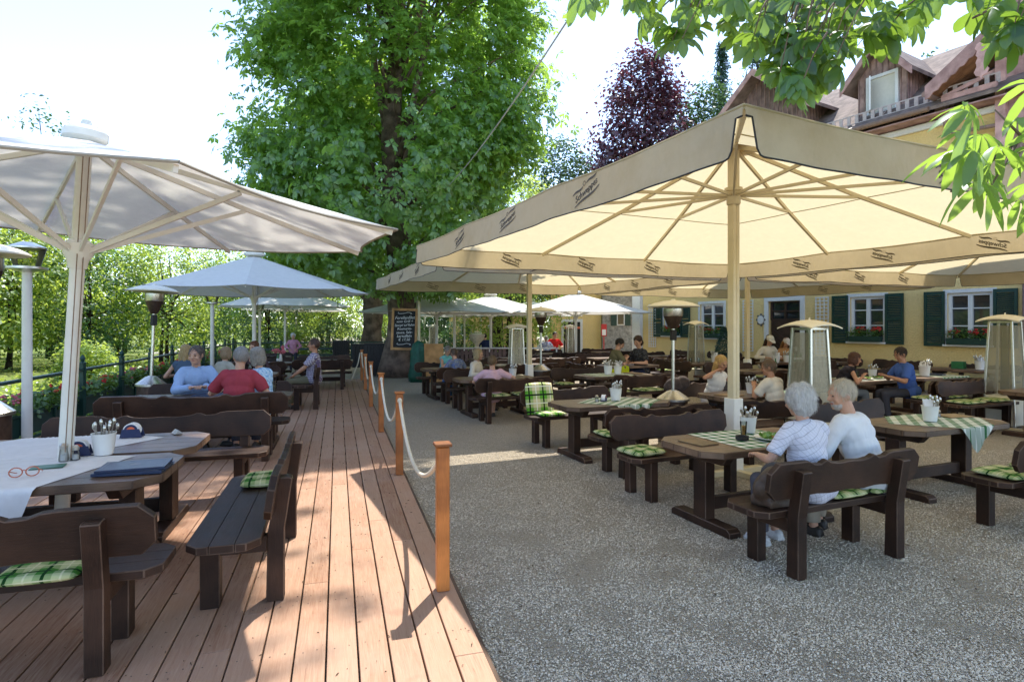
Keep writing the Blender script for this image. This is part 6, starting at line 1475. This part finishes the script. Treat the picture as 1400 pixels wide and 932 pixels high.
o = MB().box((0, 0, .66), (.62, .03, 1.24)).box((-.27, .03, .66), (.05, .04, 1.24)).box((.27, .03, .66), (.05, .04, 1.24)).build('wooden_panel', woodmat('orange plywood', (.36, .17, .05), (.52, .28, .10), (6, 6, 1), .6), bevel=.004); o.location = (X(594, 18.9), 18.9, 0); o.rotation_euler = (R(4), 0, R(-8)); tag(o, 'orange brown plywood panel leaning beside the turquoise guest', 'panel')
cv = MB(); cv.lathe([(.30, 0), (.33, .2), (.26, .6), (.22, 1.0), (.16, 1.25), (.05, 1.34), (0, 1.35)], 18)
for i in range(len(cv.v)):
    x, y, z = cv.v[i]; k = 1 + .22 * math.sin(math.atan2(y, x) * 5 + z * 3); cv.v[i] = (x * k, y * k, z)
o = cv.build('covered_parasol', plain('dark green tarpaulin', (.012, .085, .05), .5, .3, 8, .4), smooth=True); o.location = (X(572, 19.6), 19.6, 0); tag(o, 'folded dark green cover standing right of the chestnut trunk', 'cover')
o = MB().tube([(0, 0, 0), (0, 0, 3.3)], .045, 10).build('pole', POLEC, smooth='auto'); o.location = (X(573, 20.3), 20.3, 0); tag(o, 'thin cream pole just right of the chalkboard', 'pole')
ur = thing('stone_urn', 'cream stone urn on a pedestal with pale flowers', 'urn', (X(652, 22.0), 22.0, 0)); URM = plain('cream stone', (.52, .42, .26), .8, .2, 12, .3)
MB().box((0, 0, .45), (.40, .40, .9)).box((0, 0, .93), (.48, .48, .06)).build('pedestal', URM, ur, bevel=.01); MB().lathe([(.13, .96), (.15, 1.0), (.07, 1.08), (.10, 1.18), (.24, 1.32), (.29, 1.46), (.31, 1.52), (.27, 1.53), (.2, 1.45), (0, 1.42)], 20).build('bowl', URM, ur, smooth='auto'); mb = MB(); blossoms(mb, [(RNG.normal() * .1, RNG.normal() * .1, 1.56 + .05 * RNG.random()) for _ in range(14)], .05, RNG); mb.ell((0, 0, 1.52), (.22, .22, .05), 12, 6); mb.build('flowers', plain('cream petals', (.6, .55, .3), .8), ur, smooth=True, fix=False)
# rail of white posts behind the picket fence
wr_ = thing('white_fence', 'thin white railing behind the stone urn', 'fence', (X(650, 24.0), 22.9, 0), .0)
for k in range(5): MB().box((-2.0 + k * 1.3, 0, .5), (.05, .05, 1.0)).build('post', POLEW, wr_)
MB().box((.6, 0, .98), (5.4, .05, .05)).box((.6, 0, .55), (5.4, .04, .04)).build('rail', POLEW, wr_)
# potted conifer by the wall
pc = thing('potted_conifer', 'small conical conifer in a pot against the inn wall', 'shrub', EM @ Vector((-6.1, -.75, 0))); rng = np.random.default_rng(8); C = []
for k in range(3600):
    z = rng.uniform(.1, 1); r = .46 * (1 - z) ** .8 * rng.uniform(.7, 1.05) + .02; a = rng.uniform(0, 2 * PI); C.append((r * math.cos(a), r * math.sin(a), .35 + z * 1.45))
C = np.array(C); V, Q = leaves(C, nrm(C * np.array([1, 1, 0]) + np.array([0, 0, .25]) + rng.normal(size=C.shape) * .3), rng.uniform(.05, .09, len(C)), 1, .4, .3, rng); link('foliage', quads_mesh('foliage', V, Q, L_CON), pc); MB().lathe([(.2, 0), (.27, .38), (.24, .38), (.22, .34), (0, .34)], 18).build('pot', plain('terracotta', (.30, .13, .07), .8), pc, smooth='auto')

# ------------------------------------------------------------------ trees
WOODS = 'bright trees beyond the railing'
protoA = simple_tree('x', L_WOOD, BARKD, 7.0, 2.7, .7, 260, 26, .19, (.34, .34, .24), .10, 21, double=True, name='woodland_tree', up=.7)
protoB = simple_tree('x', L_WOOD, BARKD, 8.0, 3.0, 1.3, 260, 26, .20, (.36, .36, .24), .11, 22, name='woodland_tree', up=.7)
protoC = simple_tree('x', L_BUSH, BARKD, 6.4, 2.8, .5, 260, 26, .17, (.34, .34, .24), .09, 23, name='woodland_tree', up=.7)
woods = [(-19.6, 18.6, 0, 1.05), (-23.0, 15.0, 1, 1.1), (-20.4, 22.4, 0, 1.05), (-20.5, 18.5, 2, 1.1), (-20.4, 24.0, 1, .95), (-23.5, 23, 0, 1.1), (-18.8, 26.5, 2, .9), (-21, 29, 1, 1.0), (-26.5, 30, 0, 1.15), (-16.8, 29, 0, .9), (-12.9, 31.5, 2, .8), (-24, 36, 1, 1.0), (-19, 36, 2, .95), (-15.5, 37.5, 1, .95), (-30, 25, 1, 1.2), (-33, 36, 0, 1.25), (-28, 43, 1, 1.2), (-21, 45, 0, 1.2), (-14.5, 45, 1, 1.1), (-26, 17, 0, 1.2), (-22, 12, 2, 1.1), (-12, 39, 0, .9), (-36, 47, 1, 1.3), (-8.5, 46, 2, 1.1), (-29, 55, 0, 1.4), (-18, 56, 1, 1.4), (-12, 62, 0, 1.5), (-7.5, 66, 2, 1.5), (-3.5, 60, 1, 1.35), (0.5, 66, 0, 1.4), (-15.5, 70, 2, 1.6), (-10, 53, 2, 1.3), (-24, 66, 0, 1.6), (4.5, 72, 2, 1.4), (-5.5, 54, 2, 1.2)]
for i, (x, y, k, s) in enumerate(woods):
    pr = (protoA, protoB, protoC)[k]; lab = ('twin stemmed light green tree among the sunlit woodland beyond the railing', 'single stemmed light green tree among the sunlit woodland beyond the railing', 'darker green low branched tree among the sunlit woodland beyond the railing')[k]
    if not pr.get('used'): pr['used'] = 1; o = pr; o.location = (x, y, -.05); o['label'] = lab; o['group'] = WOODS; TREE[pr.name] = [(c, kids(c)) for c in kids(pr)]; o.scale = (s, s, s); o.rotation_euler = (0, 0, i * 1.7)
    else: o = dup(pr, (x, y, -.05), i * 1.7, lab, WOODS, s)
for pr in (protoA, protoB, protoC):
    if 'used' in pr: del pr['used']
for o in COL.objects:
    if 'used' in o: del o['used']
bshs = [(-9.3, 31, 1.5, 2.2, 1), (-7.0, 34, 1.7, 2.4, 2), (-10.8, 29.5, 1.2, 1.7, 3), (-4.6, 33, 1.3, 1.9, 4), (-15.4, 14.2, .9, 1.1, 5), (-14.0, 19.5, 1.0, 1.2, 6), (-3.4, 38.0, 1.5, 2.2, 7), (-17.6, 13.4, 1.0, 1.2, 8)]
bl = ['rounded dark green shrub behind the far railing', 'tall green shrub left of the second chestnut trunk', 'low green shrub at the corner of the far railing', 'green hedge shrub right of the second chestnut trunk', 'pale green shrub below the woodland at the left', 'pale shrub outside the railing behind the man in blue', 'dark green hedge shrub under the white parasols', 'pale green shrub outside the railing at the left edge']
for (x, y, r, h, sd), l in zip(bshs, bl):
    o = bush(l, L_BUSH if sd in (1, 4, 7) else L_WOOD, r, h, sd, 110, 30, .13); o.location = (x, y, -.03)
mid = simple_tree('sunlit green tree filling the gap right of the big chestnut', L_WOOD, BARKD, 10.6, 4.2, .9, 420, 30, .20, (.42, .42, .28), .2, 31, name='leafy_tree', fingers=1); mid.location = (-.2, 34, 0)
o = simple_tree('dark green tree behind the white parasols', L_FAR, BARKD, 7.5, 3.6, 1.6, 300, 26, .22, (.4, .4, .3), .3, 33, name='leafy_tree'); o.location = (-4.8, 48, 0)
o = simple_tree('dark trunked tree beside the yellow cottage', L_FAR, BARKD, 9, 3.6, 3.0, 260, 26, .22, (.4, .4, .3), .42, 34, name='leafy_tree'); o.location = (-1.0, 39.0, 0)
o = simple_tree('dark trunked tree right of the yellow cottage', L_FAR, BARKD, 9, 3.8, 3.0, 260, 26, .22, (.4, .4, .3), .45, 35, name='leafy_tree'); o.location = (.9, 38.6, 0)
o = simple_tree('round green tree between the chestnut and the copper beech', L_FAR, BARKD, 20.6, 4.6, 4, 520, 26, .42, (.62, .62, .42), .3, 36, name='round_tree'); o.location = (5.0, 60, 0)
o = simple_tree('dark purple copper beech against the sky', L_COP, BARKD, 27.3, 5.0, 10.5, 620, 26, .46, (.7, .7, .36), .5, 37, prof=lambda t: 5.2 * (.96 - .12 * t) * (1 - t ** 3.0) ** .66 * (.62 + .38 * min(1, t * 5)), name='copper_beech'); o.location = (12.2, 55, 0)
o = conifer('slender spruce right of the copper beech', 31, 4.0, 38); o.location = (21.6, 61, 0)
o = conifer('tall dark spruce behind the near leaves', 39, 5.2, 39); o.location = (26.5, 64, 0)
o = conifer('dark spruce behind the dormers', 33, 5.0, 40); o.location = (33.5, 66, 0)
o = simple_tree('green deciduous tree below the slender spruce', L_FAR, BARKD, 24.5, 5.0, 6, 520, 26, .44, (.7, .7, .45), .4, 41, name='leafy_tree'); o.location = (18.6, 57, 0)
o = simple_tree('light green tree peeping over the inn roof', L_FAR, BARKD, 25, 5, 8, 420, 24, .44, (.7, .7, .45), .4, 42, name='leafy_tree'); o.location = (37.5, 52, 0)
o = simple_tree('tree whose top twigs show above the nearest white parasol', L_FAR, BARKD, 14.6, 2.2, 4, 90, 16, .26, (.5, .5, .4), .14, 43, name='leafy_tree'); o.location = (X(66, 34), 34, 0)

# overhanging chestnut whose trunk stands outside the picture
rng = np.random.default_rng(77); oc = thing('chestnut_tree', 'horse chestnut overhanging the upper right corner with its leaves close to the camera', 'tree', (5.6, .4, 0)); base = Vector((5.6, .4, 0))
def spray(poly, n, d0, d1, size, up, droop, seed):
    rn = np.random.default_rng(seed); C = []; S = []; u0, u1 = min(p[0] for p in poly), max(p[0] for p in poly); v0, v1 = min(p[1] for p in poly), max(p[1] for p in poly)
    def inside(x, y):
        c = False; j = len(poly) - 1
        for i in range(len(poly)):
            xi, yi = poly[i]; xj, yj = poly[j]
            if (yi > y) != (yj > y) and x < (xj - xi) * (y - yi) / (yj - yi) + xi: c = not c
            j = i
        return c
    while len(C) < n:
        u, v = rn.uniform(u0, u1), rn.uniform(v0, v1)
        if not inside(u, v): continue
        d = rn.uniform(d0, d1); p = Vector((X(u, d), d, Z(v, d))) - base; C.append(tuple(p)); S.append(size * rn.uniform(.75, 1.2))
    C = np.array(C); Nn = nrm(np.array([[-.15, -.55, up]]) + rn.normal(size=C.shape) * .42); return C, Nn, np.array(S), droop
parts = [spray([(850, -40), (985, -40), (960, 40), (925, 62), (872, 45)], 34, 3.3, 4.2, .105, .6, .9, 1), spray([(960, -40), (1290, -40), (1270, 25), (1200, 60), (1165, 80), (1130, 110), (1085, 118), (1060, 60), (1000, 50)], 150, 3.0, 4.4, .098, .55, .9, 2), spray([(1020, 40), (1150, 30), (1140, 110), (1095, 125), (1060, 100)], 52, 3.0, 3.6, .098, .5, 1.0, 3), spray([(1285, -40), (1480, -40), (1480, 60), (1400, 62), (1340, 40)], 36, 2.5, 3.2, .12, .6, .8, 4), spray([(800, -60), (1000, -60), (900, 2), (780, 0)], 20, 3.4, 4.4, .11, .5, .9, 5)]
VV = []; QQ = []; oo = 0
for C, Nn, S, dr in parts:
    V, Q = leaves(C, Nn, S * 1.08, 7, .58, dr * .8, rng, True); VV.append(V); QQ.append(Q + oo); oo += len(V)
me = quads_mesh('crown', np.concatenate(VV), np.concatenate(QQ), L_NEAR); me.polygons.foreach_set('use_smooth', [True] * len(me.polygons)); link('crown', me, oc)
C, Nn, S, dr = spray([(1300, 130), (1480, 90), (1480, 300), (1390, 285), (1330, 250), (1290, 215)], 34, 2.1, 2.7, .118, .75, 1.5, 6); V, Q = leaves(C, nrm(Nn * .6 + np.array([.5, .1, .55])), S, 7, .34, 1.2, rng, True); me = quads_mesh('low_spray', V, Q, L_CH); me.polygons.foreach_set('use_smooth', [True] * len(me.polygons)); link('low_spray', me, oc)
# upper crown, above and outside the picture
cen = np.array([(rng.uniform(-2, 4), rng.uniform(-4, 1.6), rng.uniform(5.4, 9)) for _ in range(120)]); C, Nn = clump_leaves(cen, 16, (.5, .5, .3), (0, 0, 5), rng=rng); V, Q = leaves(C, Nn, rng.uniform(.15, .24, len(C)), 5, .42, .7, rng); link('upper_crown', quads_mesh('upper_crown', V, Q, L_CH), oc)
mb = MB(); mb.tube([(0, 0, 0), (.05, 0, 2), (-.1, .1, 4), (-.2, .1, 6.5), (-.3, 0, 9)], [.42, .33, .28, .2, .06], 14)
def W(u, v, d): return Vector((X(u, d), d, Z(v, d))) - base
for pts, r in (([(-.1, .1, 4.2), W(1420, -160, 3.6), W(1250, -60, 3.7), W(1120, 5, 3.5), W(1092, 90, 3.2)], .03), ([W(1250, -60, 3.7), W(1080, -60, 3.8), W(960, -40, 3.8), W(900, 15, 3.7)], .018), ([(-.1, .1, 3.8), W(1500, -60, 3.0), W(1390, -5, 2.9), W(1330, 25, 2.9)], .022), ([(0, 0, 2.6), W(1560, 150, 2.6), W(1440, 170, 2.4), W(1380, 200, 2.35), W(1300, 262, 2.3)], .018), ([W(1440, 170, 2.4), W(1400, 190, 2.3), W(1360, 150, 2.3)], .01), ([W(1390, 195, 2.35), W(1370, 230, 2.3), W(1350, 262, 2.25)], .008)):
    mb.tube(pts, [r * (1 - .75 * i / (len(pts) - 1)) for i in range(len(pts))], 7)
for C0 in [q[0] for q in parts]:
    for c in C0[::2]:
        c = Vector(c); b = c + Vector((rng.uniform(.05, .25), rng.uniform(-.05, .15), rng.uniform(.18, .45))); mb.tube([b, b.lerp(c, .5) + Vector((0, 0, .03)), c], [.006, .004, .0025], 5)
mb.build('trunk', BARK, oc, smooth=True, fix=False)
# cable from the chestnut to the front
a = Vector((X(612, 17.5), 17.5, Z(255, 17.5))); b = Vector((X(870, 5.5), 5.5, Z(-120, 5.5))); pts = [a.lerp(b, t) - Vector((0, 0, .5 * 4 * t * (1 - t) * .4)) for t in np.linspace(0, 1, 14)]
tag(MB().tube([Vector((T_C[0] + .3, T_C[1], 7.9))] + pts, .013, 5).build('cable', plain('grey cable', (.30, .30, .28), .7), smooth=True), 'thin grey cable running from the big chestnut up across the sky', 'cable')
# bits of bark and leaf on the deck, fallen bits on the gravel
rn = random.Random(5); mb = MB()
for k in range(420):
    p = DK_(rn.uniform(-2.6, -.03), rn.uniform(-.4, 7), DZ + .003); s = rn.choice((.0022, .003, .003, .0045, .007)); a = rn.random() * 6.28; L = s * rn.uniform(1, 3.2); d = Vector((math.cos(a), math.sin(a), 0)) * L; q = Vector((-math.sin(a), math.cos(a), 0)) * s * .5
    mb.add([p - d, p - d * .2 + q + Vector((0, 0, .003)), p + d, p - d * .2 - q, p + Vector((0, 0, .006))], [(0, 1, 4), (1, 2, 4), (2, 3, 4), (3, 0, 4)])
for k in range(150):
    d_ = 2.6 + 7 * rn.random() ** 1.4; x_ = X(rn.uniform(560, 1450), d_)
    if x_ < -.3 * (d_ - 2.95): continue
    p = Vector((x_, d_, .014)); s = rn.uniform(.006, .016); a = rn.random() * 6.28; L = s * rn.uniform(1, 2); d = Vector((math.cos(a), math.sin(a), 0)) * L; q = Vector((-math.sin(a), math.cos(a), 0)) * s * .6
    mb.add([p - d, p + q + Vector((0, 0, .006)), p + d, p - q + Vector((0, 0, .004)), p + Vector((0, 0, .009))], [(0, 1, 4), (1, 2, 4), (2, 3, 4), (3, 0, 4)])
tag(mb.build('leaf_litter', plain('dry litter', (.09, .06, .03), .9, .4)), 'tiny dark bits of leaf and bark strewn over deck and gravel', 'litter', kind='stuff')
# loose stones lying on the gravel near the camera
rng = np.random.default_rng(91); N = 330000
u = rng.uniform(300, 1460, N); d = 2.3 + 6.5 * rng.random(N) ** 1.5; x = (u - U0) / F * d; keep = (x > -.06 - .2943 * (d - 2.95) + .03); pn = np.array([mnoise.noise((a * 2.6, b * 2.6, 3.0)) for a, b in zip(x, d)]); keep &= rng.random(N) < .62 + 1.1 * pn; x, d = x[keep], d[keep]; N = len(x)
sz = rng.uniform(.0022, .0056, (N, 1)) * rng.uniform(.6, 1.3, (N, 3)); sz[:, 2] *= .7
cub = np.array([(-1, -1, -1), (1, -1, -1), (1, 1, -1), (-1, 1, -1), (-1, -1, 1), (1, -1, 1), (1, 1, 1), (-1, 1, 1)], float)
V = cub[None] * sz[:, None] * rng.uniform(.55, 1.15, (N, 8, 3)); an = rng.uniform(0, 2 * PI, N); c, s = np.cos(an)[:, None], np.sin(an)[:, None]
V = np.stack([V[:, :, 0] * c - V[:, :, 1] * s, V[:, :, 0] * s + V[:, :, 1] * c, V[:, :, 2] + V[:, :, 0] * rng.uniform(-.5, .5, (N, 1))], 2) + np.stack([x, d, rng.uniform(.0, .006, N)], 1)[:, None]
Q = (np.arange(N) * 8)[:, None, None] + np.array([(0, 3, 2, 1), (4, 5, 6, 7), (0, 1, 5, 4), (1, 2, 6, 5), (2, 3, 7, 6), (3, 0, 4, 7)])[None]
m, nt, ns, ls = newmat('loose stone'); ge = ns.new('ShaderNodeNewGeometry'); col = ramp(ns, ls, ge.outputs['Random Per Island'], [(0, (.32, .26, .19)), (.3, (.58, .49, .36)), (.7, (.76, .655, .50)), (1, (.88, .79, .64))]); finish(m, ns, ls, col, .9, None, 0, 0, .2)
tag(link('gravel_stones', quads_mesh('gravel_stones', V.reshape(-1, 3), Q.reshape(-1, 4), m)), 'loose pale crushed stones of the gravel yard', 'gravel', kind='stuff')
# low green growth outside the railing
rng = np.random.default_rng(66); n = 15000; d = rng.uniform(4, 32, n); xx = np.array([fl(q) for q in d]) - .35 - rng.exponential(2.2, n); C = np.stack([xx, d, -.04 + rng.uniform(0, .22, n)], 1); V, Q = leaves(C, nrm(np.array([[0, 0, .7]]) + rng.normal(size=C.shape) * .5), rng.uniform(.08, .2, n), 1, .5, .4, rng); tag(link('ground_cover', quads_mesh('ground_cover', V, Q, L_WOOD)), 'low leafy green growth on the slope outside the railing', 'ground cover', kind='stuff')

# ------------------------------------------------------------------ camera, light, sky
cam = bpy.data.cameras.new('Camera'); co = bpy.data.objects.new('Camera', cam); COL.objects.link(co); scene.camera = co
co.location = (0, 0, H); co.rotation_euler = (PI / 2, 0, 0); cam.sensor_width = 36; cam.lens = 36 * F / 1400; cam.shift_y = -(466 - V0) / 1400; cam.clip_end = 2000; cam.clip_start = .05
EL, AZ = R(58.4), math.atan2(.171, .577)            # the sun stands ahead of the camera, a little to the right
sun = bpy.data.lights.new('Sun', 'SUN'); so = bpy.data.objects.new('Sun', sun); COL.objects.link(so); sun.energy = SUN_E; sun.angle = R(.53); sun.color = (1, .955, .88)
dv = Vector((math.sin(AZ) * math.cos(EL), math.cos(AZ) * math.cos(EL), math.sin(EL))); so.rotation_euler = dv.to_track_quat('Z', 'Y').to_euler()
w = bpy.data.worlds.new('World'); scene.world = w; w.use_nodes = True; ns = w.node_tree.nodes; ls = w.node_tree.links; bg = ns['Background']
sk = ns.new('ShaderNodeTexSky'); sk.sky_type = 'NISHITA'; sk.sun_disc = False; sk.sun_elevation = EL; sk.sun_rotation = AZ; sk.air_density = 0.62; sk.dust_density = .1; sk.ozone_density = 1.0; hs = ns.new('ShaderNodeHueSaturation'); hs.inputs['Saturation'].default_value = .88; ls.new(sk.outputs[0], hs.inputs['Color']); ls.new(hs.outputs[0], bg.inputs[0]); bg.inputs[1].default_value = SKY_E
scene.view_settings.view_transform = 'Standard'; scene.view_settings.look = 'None'; scene.view_settings.exposure = EXPO; scene.view_settings.gamma = 1; scene.view_settings.use_curve_mapping = False
scene.render.engine = 'CYCLES'; cy = scene.cycles; cy.use_denoising = True; cy.use_adaptive_sampling = True; cy.adaptive_threshold = .015; cy.max_bounces = 8; cy.transparent_max_bounces = 16; cy.diffuse_bounces = 6; cy.transmission_bounces = 6; cy.sample_clamp_indirect = 6
try: cy.denoiser = 'OPENIMAGEDENOISE'
except Exception: pass
